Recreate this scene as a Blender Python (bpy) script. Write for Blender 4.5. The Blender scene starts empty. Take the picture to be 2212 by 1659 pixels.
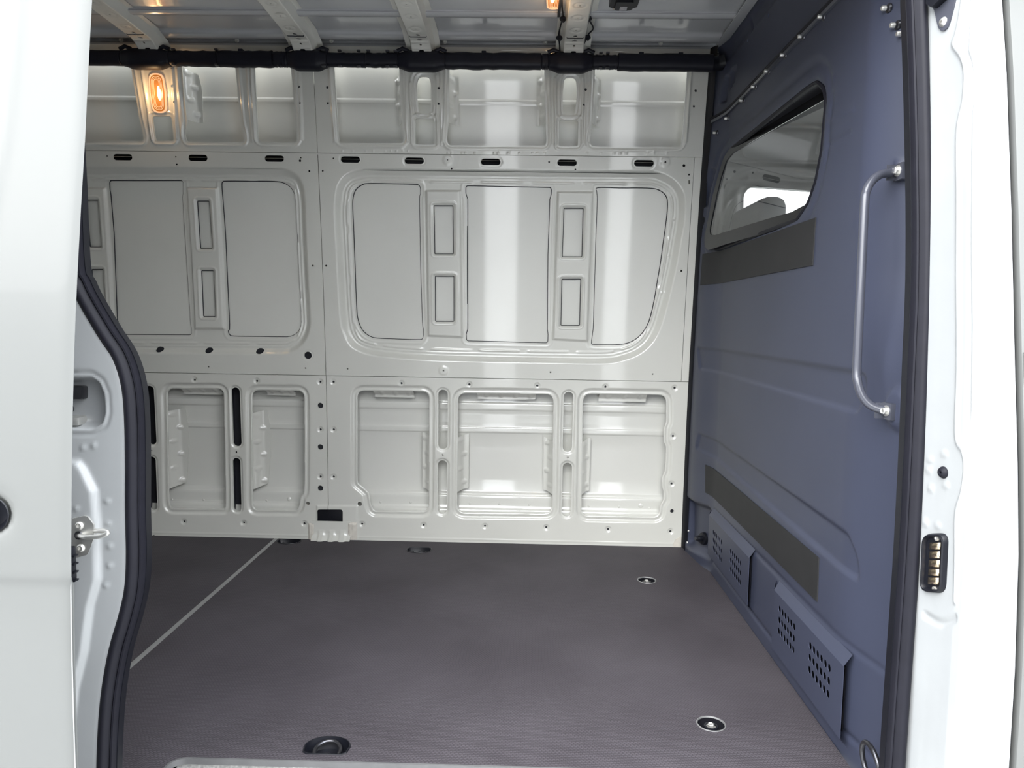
import bpy, bmesh, math, random
import numpy as np
from mathutils import Vector, Matrix
from mathutils.geometry import tessellate_polygon

random.seed(4)
SC = bpy.context.scene
COL = SC.collection
PI = math.pi

# ------------------------------------------------------------------ camera
# survey of the photograph: x runs along the van (to the cab), y across it, z up from the load floor
IW, IH, FPX, CAMH = 2212.0, 1659.0, 1600.0, 0.90
_a = np.array([1141.0 - IW / 2, 688.0 - IH / 2])
_m = 0.0157
_lam = -(_a @ _a + FPX * FPX) / (_a[0] + _a[1] * _m)
_vx = _a + _lam * np.array([1, _m])
_Y = np.array([_a[0], _a[1], FPX]); _Y /= np.linalg.norm(_Y)
_X = -np.array([_vx[0], _vx[1], FPX]); _X /= np.linalg.norm(_X)
_Z = np.cross(_X, _Y)
CM = np.stack([_X, _Y, _Z], 1)
cam = bpy.data.cameras.new('camera')
cam.sensor_width = 36.0
cam.sensor_fit = 'HORIZONTAL'
cam.lens = FPX / IW * 36.0
cam.clip_start = 0.02
co = bpy.data.objects.new('camera', cam)
COL.objects.link(co)
r, d, w = CM[0], CM[1], CM[2]
co.matrix_world = Matrix(((r[0], -d[0], -w[0], 0), (r[1], -d[1], -w[1], 0), (r[2], -d[2], -w[2], CAMH), (0, 0, 0, 1)))
SC.camera = co

# ------------------------------------------------------------------ sky, sun, exposure
SKY_STRENGTH, SUN_STRENGTH, EXPOSURE = 1.4, 1.1, 2.03
wd = bpy.data.worlds.new('sky'); SC.world = wd; wd.use_nodes = True
nt = wd.node_tree; nt.nodes.clear()
wo = nt.nodes.new('ShaderNodeOutputWorld'); bg = nt.nodes.new('ShaderNodeBackground')
tc = nt.nodes.new('ShaderNodeTexCoord'); nz = nt.nodes.new('ShaderNodeTexNoise'); cr = nt.nodes.new('ShaderNodeValToRGB')
nz.inputs['Scale'].default_value = 2.2; nz.inputs['Detail'].default_value = 6
cr.color_ramp.elements[0].position = 0.35; cr.color_ramp.elements[0].color = (0.78, 0.845, 0.92, 1)
cr.color_ramp.elements[1].position = 0.68; cr.color_ramp.elements[1].color = (1.0, 1.0, 1.0, 1)
nt.links.new(tc.outputs['Generated'], nz.inputs['Vector']); nt.links.new(nz.outputs['Fac'], cr.inputs['Fac'])
# overcast law: the zenith is about three times as bright as the horizon
sx_ = nt.nodes.new('ShaderNodeSeparateXYZ'); mr = nt.nodes.new('ShaderNodeMapRange'); vm = nt.nodes.new('ShaderNodeVectorMath'); vm.operation = 'SCALE'
mr.inputs['From Min'].default_value = 0.0; mr.inputs['From Max'].default_value = 1.0; mr.inputs['To Min'].default_value = 0.9; mr.inputs['To Max'].default_value = 1.6
nt.links.new(tc.outputs['Generated'], sx_.inputs[0]); nt.links.new(sx_.outputs['Z'], mr.inputs['Value'])
nt.links.new(cr.outputs['Color'], vm.inputs[0]); nt.links.new(mr.outputs['Result'], vm.inputs['Scale'])
nt.links.new(vm.outputs['Vector'], bg.inputs['Color']); bg.inputs['Strength'].default_value = SKY_STRENGTH
nt.links.new(bg.outputs['Background'], wo.inputs['Surface'])
sl = bpy.data.lights.new('sun', 'SUN'); sl.energy = SUN_STRENGTH; sl.angle = 0.95; sl.color = (1.0, 0.985, 0.95)
so = bpy.data.objects.new('sun', sl); COL.objects.link(so)
so.rotation_euler = Vector((0.40, 0.76, -0.52)).to_track_quat('-Z', 'Y').to_euler()      # sun veiled by bright cloud, behind the viewer's left shoulder
SC.view_settings.view_transform = 'Standard'
SC.view_settings.look = 'None'
SC.view_settings.gamma = 1.0
SC.view_settings.use_curve_mapping = False
SC.view_settings.exposure = EXPOSURE

# ------------------------------------------------------------------ survey helpers
def ray(p):
    return CM.T @ np.array([p[0] - IW / 2, p[1] - IH / 2, FPX])
C0 = np.array([0, 0, CAMH])
def on_z(p, z=0.0):
    q = ray(p); return q * ((z - CAMH) / q[2]) + C0
def on_x(p, x):
    q = ray(p); return q * (x / q[0]) + C0
def on_y(p, y):
    q = ray(p); return q * (y / q[1]) + C0
def proj(P):
    q = (np.asarray(P, float) - C0) @ CM.T
    return q[..., :2] / q[..., 2:3] * FPX + np.array([IW / 2, IH / 2])
def YW(z):                      # inside face of the far wall leans in towards the roof
    z = np.asarray(z, float)
    return 2.905 - 0.0518 * z * z
def wp(p, off=0.0):
    z = 1.0
    for _ in range(12):
        P = on_y(p, float(YW(z)) + off); z = P[2]
    return (P[0], P[2])
def WP(pts, off=0.0):
    return np.array([wp(p, off) for p in pts])
def YN(z):                      # plane of the door opening, same lean
    z = np.maximum(np.asarray(z, float), 0)
    return 1.242 + 0.045 * z * z
def npt(p, off=0.0):
    z = 0.5
    for _ in range(12):
        P = on_y(p, float(YN(z)) + off); z = P[2]
    return P
def S(t):
    t = np.clip(t, 0, 1); return t * t * (3 - 2 * t)
def XP(y, z):                   # partition base surface (before embossing)
    y = np.asarray(y, float); z = np.asarray(z, float)
    x = 0.674 - 0.036 * S((y - 2.60) / 0.22)
    x = x + (0.035 + 0.105 * S((z - 0.80) / 0.22)) * S((1.57 - y) / 0.27)
    return x
def pp(p):
    x = 0.674
    for _ in range(25):
        P = on_x(p, x); x = 0.5 * x + 0.5 * float(XP(P[1], P[2]))
    return (P[1], P[2])
def PP(pts):
    return np.array([pp(p) for p in pts])

# ------------------------------------------------------------------ materials
def mat(name, color, rough=0.5, metal=0.0, coat=0.0, var=0.0, vscale=6.0, bump=0.0, bscale=200.0, emis=None, estr=0.0, spec=0.5, dirt=None, bdist=0.001):
    m = bpy.data.materials.new(name); m.use_nodes = True
    t = m.node_tree; b = t.nodes['Principled BSDF']
    b.inputs['Base Color'].default_value = (*color, 1); b.inputs['Roughness'].default_value = rough
    b.inputs['Metallic'].default_value = metal; b.inputs['Coat Weight'].default_value = coat
    b.inputs['Coat Roughness'].default_value = 0.05; b.inputs['Coat IOR'].default_value = 1.7
    b.inputs['Specular IOR Level'].default_value = spec
    if var or bump:
        c = t.nodes.new('ShaderNodeTexCoord')
    if var:
        n = t.nodes.new('ShaderNodeTexNoise'); n.inputs['Scale'].default_value = vscale; n.inputs['Detail'].default_value = 5
        t.links.new(c.outputs['Object'], n.inputs['Vector'])
        rp_ = t.nodes.new('ShaderNodeValToRGB')
        rp_.color_ramp.elements[0].position = 0.3; rp_.color_ramp.elements[1].position = 0.7
        rp_.color_ramp.elements[0].color = (*[x * (1 - var) for x in color], 1)
        rp_.color_ramp.elements[1].color = (*[min(1, x * (1 + var)) for x in (dirt or color)], 1)
        t.links.new(n.outputs['Fac'], rp_.inputs['Fac']); t.links.new(rp_.outputs['Color'], b.inputs['Base Color'])
    if bump:
        n2 = t.nodes.new('ShaderNodeTexNoise'); n2.inputs['Scale'].default_value = bscale; n2.inputs['Detail'].default_value = 2
        t.links.new(c.outputs['Object'], n2.inputs['Vector'])
        bp = t.nodes.new('ShaderNodeBump'); bp.inputs['Strength'].default_value = bump; bp.inputs['Distance'].default_value = bdist
        t.links.new(n2.outputs['Fac'], bp.inputs['Height']); t.links.new(bp.outputs['Normal'], b.inputs['Normal'])
    if emis:
        b.inputs['Emission Color'].default_value = (*emis, 1); b.inputs['Emission Strength'].default_value = estr
    return m

M = {}
M['grey'] = mat('grey_primer_paint', (0.655, 0.650, 0.600), 0.28, coat=0.7, var=0.03, vscale=3)
M['skin'] = mat('grey_outer_skin', (0.72, 0.715, 0.665), 0.22, coat=1.0, var=0.03, vscale=2.5, bump=1.0, bscale=3.5, bdist=0.0022)
M['roof'] = mat('grey_roof_paint', (0.46, 0.468, 0.48), 0.2, coat=0.6, var=0.03, vscale=3)
M['putty'] = mat('cream_seam_sealer', (0.62, 0.585, 0.52), 0.6, var=0.08, vscale=60, bump=0.2, bscale=150)
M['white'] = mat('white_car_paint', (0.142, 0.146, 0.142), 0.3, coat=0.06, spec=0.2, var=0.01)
M['jamb'] = mat('white_jamb_paint', (0.315, 0.325, 0.33), 0.35, coat=0.2, var=0.03, vscale=8)
M['blue'] = mat('slate_blue_partition', (0.041, 0.047, 0.077), 0.5, spec=0.45, var=0.05, vscale=4, bump=0.05, bscale=500)
M['rubber'] = mat('black_rubber', (0.010, 0.010, 0.015), 0.55, spec=0.2, var=0.1, vscale=30)
M['plastic'] = mat('black_plastic', (0.006, 0.0065, 0.010), 0.4, spec=0.35, var=0.1, vscale=30)
M['duct'] = mat('black_fabric_tape', (0.0045, 0.005, 0.011), 0.5, spec=0.3, var=0.15, vscale=25)
M['strip'] = mat('black_grip_strip', (0.013, 0.013, 0.014), 0.7, var=0.18, vscale=14, bump=0.35, bscale=900)
M['steel'] = mat('zinc_steel', (0.74, 0.73, 0.70), 0.5, metal=1.0, var=0.08, vscale=40)
M['darksteel'] = mat('dark_steel', (0.10, 0.10, 0.11), 0.3, metal=0.9, var=0.1, vscale=30)
M['bar'] = mat('grey_lacquered_tube', (0.055, 0.058, 0.075), 0.3, coat=0.2, var=0.04)
M['alu'] = mat('brushed_aluminium', (0.42, 0.42, 0.42), 0.45, metal=0.7, var=0.05, vscale=40)
M['tread'] = mat('speckled_sill_metal', (0.40, 0.40, 0.385), 0.45, metal=0.1, var=0.35, vscale=180, bump=0.6, bscale=160)
M['copper'] = mat('brass_contacts', (0.75, 0.62, 0.45), 0.25, metal=1.0, var=0.2, vscale=80)
M['label'] = mat('pale_label', (0.4, 0.4, 0.42), 0.5, var=0.2, vscale=120)
M['ground'] = mat('pale_concrete', (0.46, 0.46, 0.455), 0.9, var=0.2, vscale=3, bump=0.5, bscale=60)
M['cab'] = mat('cab_grey_trim', (0.07, 0.071, 0.07), 0.5, var=0.05)
M['seat'] = mat('charcoal_seat_fabric', (0.045, 0.047, 0.05), 0.8, var=0.15, vscale=60)
M['frit'] = mat('black_glass_border', (0.010, 0.010, 0.011), 0.2, spec=0.22, var=0.05)
M['brick'] = mat('far_facade', (0.30, 0.29, 0.27), 0.8, var=0.1, vscale=1.5)

def floor_mat():
    m = mat('brown_grey_grip_floor', (0.090, 0.084, 0.090), 0.6, spec=0.15)
    t = m.node_tree; b = t.nodes['Principled BSDF']
    c = t.nodes.new('ShaderNodeTexCoord')
    n = t.nodes.new('ShaderNodeTexNoise'); n.inputs['Scale'].default_value = 3; n.inputs['Detail'].default_value = 7
    t.links.new(c.outputs['Object'], n.inputs['Vector'])
    rr = t.nodes.new('ShaderNodeValToRGB')
    rr.color_ramp.elements[0].position = 0.3; rr.color_ramp.elements[0].color = (0.062, 0.055, 0.063, 1)
    rr.color_ramp.elements[1].position = 0.75; rr.color_ramp.elements[1].color = (0.090, 0.081, 0.092, 1)
    t.links.new(n.outputs['Fac'], rr.inputs['Fac'])
    mp = t.nodes.new('ShaderNodeMapping'); mp.inputs['Scale'].default_value = (1, 1, 1)
    t.links.new(c.outputs['Object'], mp.inputs['Vector'])
    vo = t.nodes.new('ShaderNodeTexBrick'); vo.inputs['Scale'].default_value = 62
    vo.inputs['Mortar Size'].default_value = 0.12; vo.inputs['Mortar Smooth'].default_value = 0.8
    vo.inputs['Brick Width'].default_value = 0.5; vo.inputs['Row Height'].default_value = 0.36
    vo.inputs['Color1'].default_value = (1, 1, 1, 1); vo.inputs['Color2'].default_value = (0.85, 0.85, 0.85, 1); vo.inputs['Mortar'].default_value = (0.35, 0.35, 0.35, 1)
    t.links.new(mp.outputs['Vector'], vo.inputs['Vector'])
    mx = t.nodes.new('ShaderNodeMixRGB'); mx.blend_type = 'MULTIPLY'; mx.inputs['Fac'].default_value = 0.45
    t.links.new(rr.outputs['Color'], mx.inputs['Color1']); t.links.new(vo.outputs['Color'], mx.inputs['Color2'])
    t.links.new(mx.outputs['Color'], b.inputs['Base Color'])
    bp = t.nodes.new('ShaderNodeBump'); bp.inputs['Strength'].default_value = 0.5; bp.inputs['Distance'].default_value = 0.0012
    t.links.new(vo.outputs['Fac'], bp.inputs['Height']); bp.invert = True
    t.links.new(bp.outputs['Normal'], b.inputs['Normal'])
    return m
M['floor'] = floor_mat()

def glass_mat(name, tint=(0.86, 0.88, 0.86)):
    m = bpy.data.materials.new(name); m.use_nodes = True; t = m.node_tree; t.nodes.clear()
    o = t.nodes.new('ShaderNodeOutputMaterial'); mixn = t.nodes.new('ShaderNodeMixShader')
    tr = t.nodes.new('ShaderNodeBsdfTransparent'); gl = t.nodes.new('ShaderNodeBsdfGlossy'); lw_ = t.nodes.new('ShaderNodeLayerWeight')
    tr.inputs['Color'].default_value = (*tint, 1); gl.inputs['Roughness'].default_value = 0.02; lw_.inputs['Blend'].default_value = 0.5
    def mth(op, a, b):
        n = t.nodes.new('ShaderNodeMath'); n.operation = op
        for k, v in enumerate((a, b)):
            if isinstance(v, (int, float)): n.inputs[k].default_value = v
            else: t.links.new(v, n.inputs[k])
        return n.outputs[0]
    f = mth('ADD', mth('MULTIPLY', mth('POWER', lw_.outputs['Facing'], 5.0), 0.96), 0.04)      # Schlick, then both faces of the pane
    f2 = mth('DIVIDE', mth('MULTIPLY', f, 2.0), mth('ADD', f, 1.0))
    t.links.new(f2, mixn.inputs['Fac']); t.links.new(tr.outputs[0], mixn.inputs[1]); t.links.new(gl.outputs[0], mixn.inputs[2])
    t.links.new(mixn.outputs[0], o.inputs['Surface'])
    return m
M['glass'] = glass_mat('clear_glass')
M['lens'] = mat('amber_lamp_lens', (0.22, 0.09, 0.03), 0.2, emis=(1.0, 0.34, 0.06), estr=0.085)
M['lensring'] = mat('lamp_lens_ridge', (0.35, 0.2, 0.12), 0.25, emis=(1.0, 0.55, 0.30), estr=0.22)
M['bulb'] = mat('glowing_bulb', (1, 0.9, 0.6), 0.3, emis=(1.0, 0.78, 0.32), estr=1.6)

# ------------------------------------------------------------------ object helpers
def raw_mesh(name, V, F, smooth=True):
    me = bpy.data.meshes.new(name)
    V = np.asarray(V, np.float32)
    if isinstance(F, np.ndarray):
        k = F.shape[1]; n = len(F)
        me.vertices.add(len(V)); me.vertices.foreach_set('co', V.ravel())
        me.loops.add(n * k); me.loops.foreach_set('vertex_index', F.ravel().astype(np.int32))
        me.polygons.add(n); me.polygons.foreach_set('loop_start', np.arange(0, n * k, k, dtype=np.int32))
    else:
        me.from_pydata([tuple(map(float, v)) for v in V], [], F)
    me.update(calc_edges=True); me.validate()
    if smooth:
        me.polygons.foreach_set('use_smooth', np.ones(len(me.polygons), bool))
    return me
def link(name, me, m, parent=None, sharp=None):
    o = bpy.data.objects.new(name, me); COL.objects.link(o)
    if m is not None: me.materials.append(m)
    if parent is not None:
        o.parent = parent
        o.matrix_parent_inverse = Matrix.Translation(-Vector(parent.location)) if parent.type == 'EMPTY' else Matrix.Identity(4)
    if sharp is not None: me.set_sharp_from_angle(angle=math.radians(sharp))
    return o
def obj(name, V, F, m, parent=None, smooth=True, sharp=35):
    return link(name, raw_mesh(name, V, F, smooth), m, parent, sharp if smooth else None)
def bobj(name, bm, m, parent=None, smooth=True, sharp=35):
    bmesh.ops.recalc_face_normals(bm, faces=bm.faces[:])
    me = bpy.data.meshes.new(name); bm.to_mesh(me); bm.free()
    if smooth:
        me.polygons.foreach_set('use_smooth', np.ones(len(me.polygons), bool))
    return link(name, me, m, parent, sharp if smooth else None)
def tag(o, label, cat, group=None, kind=None):
    o['label'] = label; o['category'] = cat
    if group: o['group'] = group
    if kind: o['kind'] = kind
    return o
def empty(name, loc, label, cat, group=None, kind=None):
    o = bpy.data.objects.new(name, None); COL.objects.link(o); o.location = loc; o.empty_display_size = 0.05
    return tag(o, label, cat, group, kind)
def box(bm, lo, hi, bev=0.0, seg=2):
    r_ = bmesh.ops.create_cube(bm, size=1.0)
    vs = r_['verts']
    for v in vs:
        v.co = Vector([lo[i] + (v.co[i] + 0.5) * (hi[i] - lo[i]) for i in range(3)])
    if bev:
        es = list({e for v in vs for e in v.link_edges})
        bmesh.ops.bevel(bm, geom=es, offset=bev, segments=seg, profile=0.6, affect='EDGES')
def boxo(name, lo, hi, m, parent=None, bev=0.003):
    bm = bmesh.new(); box(bm, lo, hi, bev); return bobj(name, bm, m, parent)
def smoothpath(pts, n=8, closed=False):
    P = [np.array(p, float) for p in pts]; out = []
    N = len(P); rng = N if closed else N - 1
    for i in range(rng):
        p0 = P[(i - 1) % N] if closed or i > 0 else 2 * P[0] - P[1]
        p1 = P[i]; p2 = P[(i + 1) % N]
        p3 = P[(i + 2) % N] if closed or i + 2 < N else 2 * P[-1] - P[-2]
        for k in range(n):
            t = k / n
            out.append(0.5 * (2 * p1 + (p2 - p0) * t + (2 * p0 - 5 * p1 + 4 * p2 - p3) * t * t + (3 * p1 - p0 - 3 * p2 + p3) * t ** 3))
    if not closed: out.append(P[-1])
    return np.array(out)
def sweep(path, prof, closed=False, cap=True, up=(0, 0, 1)):
    """sweep a closed 2-D profile (a,b) along a path; a runs along 'side', b along 'normal'"""
    P = np.asarray(path, float); N = len(P); K = len(prof); V = []; F = []
    upv = np.array(up, float); prev = None
    for i in range(N):
        if closed: t = P[(i + 1) % N] - P[i - 1]
        else: t = P[min(i + 1, N - 1)] - P[max(i - 1, 0)]
        t /= np.linalg.norm(t) + 1e-12
        if prev is None:
            s = np.cross(t, upv)
            if np.linalg.norm(s) < 1e-4: s = np.cross(t, [1, 0, 0])
        else:
            s = prev - t * (prev @ t)
        s /= np.linalg.norm(s); prev = s
        n = np.cross(s, t)
        for a, b in prof: V.append(P[i] + s * a + n * b)
    for i in range(N if closed else N - 1):
        for k in range(K):
            j = (i + 1) % N; l = (k + 1) % K
            F.append((i * K + k, i * K + l, j * K + l, j * K + k))
    if cap and not closed:
        F.append(tuple(range(K))[::-1]); F.append(tuple((N - 1) * K + k for k in range(K)))
    return np.array(V), F
def circ(r, n=12, ry=None):
    ry = r if ry is None else ry
    return [(r * math.cos(2 * PI * k / n), ry * math.sin(2 * PI * k / n)) for k in range(n)]
def tube(name, path, r, m, parent=None, n=12, closed=False, ry=None):
    V, F = sweep(path, circ(r, n, ry), closed)
    return obj(name, V, F, m, parent)
def lathe(name, prof, loc, axis, m, parent=None, n=24, sx=1.0, sy=1.0):
    """profile (radius, height) turned about 'axis' through loc"""
    ax = np.array(axis, float); ax /= np.linalg.norm(ax)
    a = np.cross(ax, [0, 0, 1]) if abs(ax[2]) < 0.9 else np.array([1.0, 0, 0]); a /= np.linalg.norm(a); b = np.cross(ax, a)
    V = []; F = []; K = len(prof)
    for k in range(n):
        t = 2 * PI * k / n
        for r_, h_ in prof: V.append(np.array(loc) + a * r_ * sx * math.cos(t) + b * r_ * sy * math.sin(t) + ax * h_)
    for k in range(n):
        for i in range(K - 1):
            j = (k + 1) % n
            F.append((k * K + i, k * K + i + 1, j * K + i + 1, j * K + i))
    bm = bmesh.new(); vs = [bm.verts.new(v) for v in V]
    for f in F: bm.faces.new([vs[i] for i in f])
    bmesh.ops.remove_doubles(bm, verts=bm.verts[:], dist=1e-6)
    bmesh.ops.dissolve_degenerate(bm, edges=bm.edges[:], dist=1e-7)
    return bobj(name, bm, m, parent)
def bolt(name, loc, axis, r, h, m, parent=None, washer=True):
    """hex-head bolt on a washer, with a dished head"""
    ax = np.array(axis, float); ax /= np.linalg.norm(ax)
    a = np.cross(ax, [0, 0, 1]) if abs(ax[2]) < 0.9 else np.array([1.0, 0, 0]); a /= np.linalg.norm(a); b = np.cross(ax, a)
    bm = bmesh.new(); L = np.array(loc)
    def ring(rad, hh, n, rot=0.0):
        return [bm.verts.new(L + a * rad * math.cos(2 * PI * k / n + rot) + b * rad * math.sin(2 * PI * k / n + rot) + ax * hh) for k in range(n)]
    def bridge(A, B):
        n = len(A)
        for k in range(n): bm.faces.new((A[k], A[(k + 1) % n], B[(k + 1) % n], B[k]))
    if washer:
        w0 = ring(r * 1.55, -0.0005, 12); w1 = ring(r * 1.55, h * 0.22, 12); w2 = ring(r * 0.9, h * 0.24, 12)
        bridge(w0, w1); bridge(w1, w2); bm.faces.new(w2)
    h0 = ring(r, 0, 6); h1 = ring(r, h * 0.85, 6); h2 = ring(r * 0.8, h, 6); h3 = ring(r * 0.5, h * 0.86, 6)
    bridge(h0, h1); bridge(h1, h2); bridge(h2, h3); bm.faces.new(h3)
    return bobj(name, bm, m, parent, sharp=25)
def copy_tree(o, parent=None):
    c = o.copy(); COL.objects.link(c)
    if parent is not None:
        c.parent = parent; c.matrix_parent_inverse = o.matrix_parent_inverse.copy()
    for ch in [x for x in bpy.data.objects if x.parent == o]:
        copy_tree(ch, c)
    return c

# ------------------------------------------------------------------ pressed-sheet builder
def fillet(pts, r, seg=6):
    pts = [np.array(p, float) for p in pts]; n = len(pts); out = []
    rs = r if hasattr(r, '__len__') else [r] * n
    for i in range(n):
        p, a, b = pts[i], pts[i - 1], pts[(i + 1) % n]
        u = a - p; v = b - p; lu, lv = np.linalg.norm(u), np.linalg.norm(v)
        if lu < 1e-9 or lv < 1e-9: continue
        u /= lu; v /= lv
        ang = math.acos(max(-1, min(1, float(u @ v))))
        if rs[i] <= 0 or ang > 3.05 or ang < 0.05: out.append(p); continue
        t = min(rs[i] / math.tan(ang / 2), 0.48 * lu, 0.48 * lv)
        A, B = p + u * t, p + v * t
        for k in range(seg + 1):
            s = k / seg
            out.append((1 - s) ** 2 * A + 2 * s * (1 - s) * p + s * s * B)
    return np.array(out)
def ell(c, a, b=None, n=16):
    b = a if b is None else b
    return np.array([(c[0] + a * math.cos(2 * PI * k / n), c[1] + b * math.sin(2 * PI * k / n)) for k in range(n)])
def obround(c, w, h, n=8):
    r_ = min(w, h) / 2; out = []
    for k in range(4 * n):
        t = 2 * PI * k / (4 * n) + 1e-3
        out.append((c[0] + (w / 2 - r_) * np.sign(math.cos(t)) + r_ * math.cos(t), c[1] + (h / 2 - r_) * np.sign(math.sin(t)) + r_ * math.sin(t)))
    return np.array(out)
def sdf(poly, P, closed=True):
    n = len(poly); best = np.full(len(P), 1e9); near = np.zeros_like(P); ins = np.zeros(len(P), bool)
    arc = np.zeros(len(P)); L = 0.0
    px, py = P[:, 0], P[:, 1]
    for i in range(n if closed else n - 1):
        a = poly[i]; b = poly[(i + 1) % n]; e = b - a; l2 = e @ e
        if l2 < 1e-16: continue
        t = np.clip(((px - a[0]) * e[0] + (py - a[1]) * e[1]) / l2, 0, 1)
        qx = a[0] + e[0] * t; qy = a[1] + e[1] * t
        d2 = (px - qx) ** 2 + (py - qy) ** 2
        k = d2 < best
        best[k] = d2[k]; near[k, 0] = qx[k]; near[k, 1] = qy[k]; arc[k] = L + t[k] * math.sqrt(l2)
        if closed:
            c = (a[1] > py) != (b[1] > py)
            with np.errstate(divide='ignore', invalid='ignore'):
                xi = (b[0] - a[0]) * (py - a[1]) / (b[1] - a[1] if b[1] != a[1] else 1e-12) + a[0]
            ins ^= c & (px < xi)
        L += math.sqrt(l2)
    dd = np.sqrt(best); dd[ins] *= -1
    return dd, near, arc
class Sheet:
    """a pressed metal sheet: height field over (u,v) with crisp cut-outs"""
    def __init__(s, u0, u1, v0, v1, cell):
        s.nu = max(2, int(round((u1 - u0) / cell)) + 1); s.nv = max(2, int(round((v1 - v0) / cell)) + 1); s.cell = cell
        U, Vv = np.meshgrid(np.linspace(u0, u1, s.nu), np.linspace(v0, v1, s.nv))
        s.P = np.stack([U.ravel(), Vv.ravel()], 1); s.h = np.zeros(len(s.P)); s.holes = []
    def _sel(s, poly, mg):
        lo = poly.min(0) - mg; hi = poly.max(0) + mg
        return np.nonzero(np.all((s.P >= lo) & (s.P <= hi), 1))[0]
    def apply(s, poly, mg, fn, closed=True):
        poly = np.asarray(poly, float); i = s._sel(poly, mg)
        if len(i) == 0: return s
        d_, _, a = sdf(poly, s.P[i], closed); s.h[i] += fn(d_, a); return s
    def step(s, poly, depth, w):
        return s.apply(poly, 0.001, lambda d_, a: depth * S(-d_ / w))
    def bead(s, poly, hgt, off, w, gap=0.0, pitch=0.12, closed=True):
        def fn(d_, a):
            v = -hgt * np.where(np.abs(d_ - off) < w, np.cos(0.5 * PI * np.clip((d_ - off) / w, -1, 1)) ** 2, 0)
            if gap: v = v * (S(np.abs(((a / pitch) % 1.0) - 0.5) * pitch / gap - 0.4))
            return v
        return s.apply(poly, abs(off) + w + 0.001, fn, closed)
    def line(s, pts, hgt, w): return s.bead(np.asarray(pts, float), hgt, 0.0, w, closed=False)
    def dimple(s, c, r, depth):
        c = np.array(c); i = np.nonzero(np.abs(s.P - c).max(1) < r)[0]
        q = np.linalg.norm(s.P[i] - c, axis=1) / r
        s.h[i] += depth * S((1 - q) * 2.2); return s
    def hole(s, poly): s.holes.append(np.asarray(poly, float)); return s
    def build(s, name, m, parent, to3d, flange=0.006, fl_dir=None, outside=None, smooth=True):
        nu, nv = s.nu, s.nv
        I = np.arange(nu * nv).reshape(nv, nu)
        Q = np.stack([I[:-1, :-1].ravel(), I[:-1, 1:].ravel(), I[1:, 1:].ravel(), I[1:, :-1].ravel()], 1)
        C = s.P[Q].mean(1); dead = np.zeros(len(Q), bool); P = s.P.copy()
        polys = [(p, False) for p in s.holes] + ([(outside, True)] if outside is not None else [])
        for poly, inv in polys:
            if inv: i = np.arange(len(C))
            else:
                lo = poly.min(0) - s.cell; hi = poly.max(0) + s.cell
                i = np.nonzero(np.all((C >= lo) & (C <= hi), 1))[0]
            if len(i) == 0: continue
            d_, _, _ = sdf(poly, C[i]); kill = (d_ > 0) if inv else (d_ < 0)
            if not kill.any() and not inv: kill = d_ == d_.min()
            dead[i[kill]] = True
            vd = np.unique(Q[i[kill]]); vk = np.unique(Q[i[~kill]])
            b = np.intersect1d(vd, vk)
            if len(b):
                _, nr, _ = sdf(poly, P[b]); P[b] = nr
        F = Q[~dead]
        used = np.unique(F); rem = np.full(nu * nv, -1); rem[used] = np.arange(len(used)); F = rem[F]
        P = P[used]; h = s.h[used]
        V = to3d(P[:, 0], P[:, 1], h)
        E = np.concatenate([F[:, [0, 1]], F[:, [1, 2]], F[:, [2, 3]], F[:, [3, 0]]]); key = np.sort(E, 1)
        k = key[:, 0].astype(np.int64) * len(V) + key[:, 1]
        _, inv_, cnt = np.unique(k, return_inverse=True, return_counts=True)
        B = E[cnt[inv_] == 1]
        if flange and len(B):
            bv = np.unique(B); mp = np.full(len(V), -1); mp[bv] = np.arange(len(bv))
            top = V[bv]; bot = to3d(P[bv, 0], P[bv, 1], h[bv] + flange)
            n0 = len(V); n1 = n0 + len(bv)
            V = np.concatenate([V, top, bot])
            F = np.concatenate([F, np.stack([mp[B[:, 1]] + n0, mp[B[:, 0]] + n0, mp[B[:, 0]] + n1, mp[B[:, 1]] + n1], 1)])
        return link(name, raw_mesh(name, V, F, smooth), m, parent)
def wall3d(u, z, h): return np.stack([u, YW(z) + h, z], 1)
def part3d(y, z, h): return np.stack([XP(y, z) + h, y, z], 1)
def tess(name, outer, holes, to3, m, parent=None, thick=None):
    """flat outline with holes, optionally given thickness along a vector"""
    loops = [[Vector((p[0], p[1], 0)) for p in outer]] + [[Vector((p[0], p[1], 0)) for p in h_] for h_ in holes]
    tri = tessellate_polygon(loops); flat = [p for l in loops for p in l]
    bm = bmesh.new(); vs = [bm.verts.new(to3(p.x, p.y)) for p in flat]
    for t in tri:
        try: bm.faces.new([vs[i] for i in t])
        except ValueError: pass
    bmesh.ops.recalc_face_normals(bm, faces=bm.faces[:])
    if thick is not None:
        g = bmesh.ops.extrude_face_region(bm, geom=bm.faces[:])
        bmesh.ops.translate(bm, vec=thick, verts=[v for v in g['geom'] if isinstance(v, bmesh.types.BMVert)])
    return bobj(name, bm, m, parent, sharp=30)
def extrude_x(name, prof, x0, x1, m, parent=None, nx=2, sharp=30):
    V = []; F = []; K = len(prof)
    for i in range(nx):
        x = x0 + (x1 - x0) * i / (nx - 1)
        for y, z in prof: V.append((x, y, z))
    for i in range(nx - 1):
        for k in range(K - 1): F.append((i * K + k, i * K + k + 1, (i + 1) * K + k + 1, (i + 1) * K + k))
    return obj(name, V, F, m, parent, sharp=sharp)

# ================================================================== SETTING: far wall of the load bay
wall = empty('wall_back', (0, 2.9, 0), 'grey painted ribbed steel side wall with rounded openings facing the open door', 'wall', kind='structure')
CELL = 0.003
ZA, ZB, US = 1.4975, 0.6645, -0.7895
UL0, UR1, ZT = -2.70, 0.645, 1.858
R = 0.018

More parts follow.
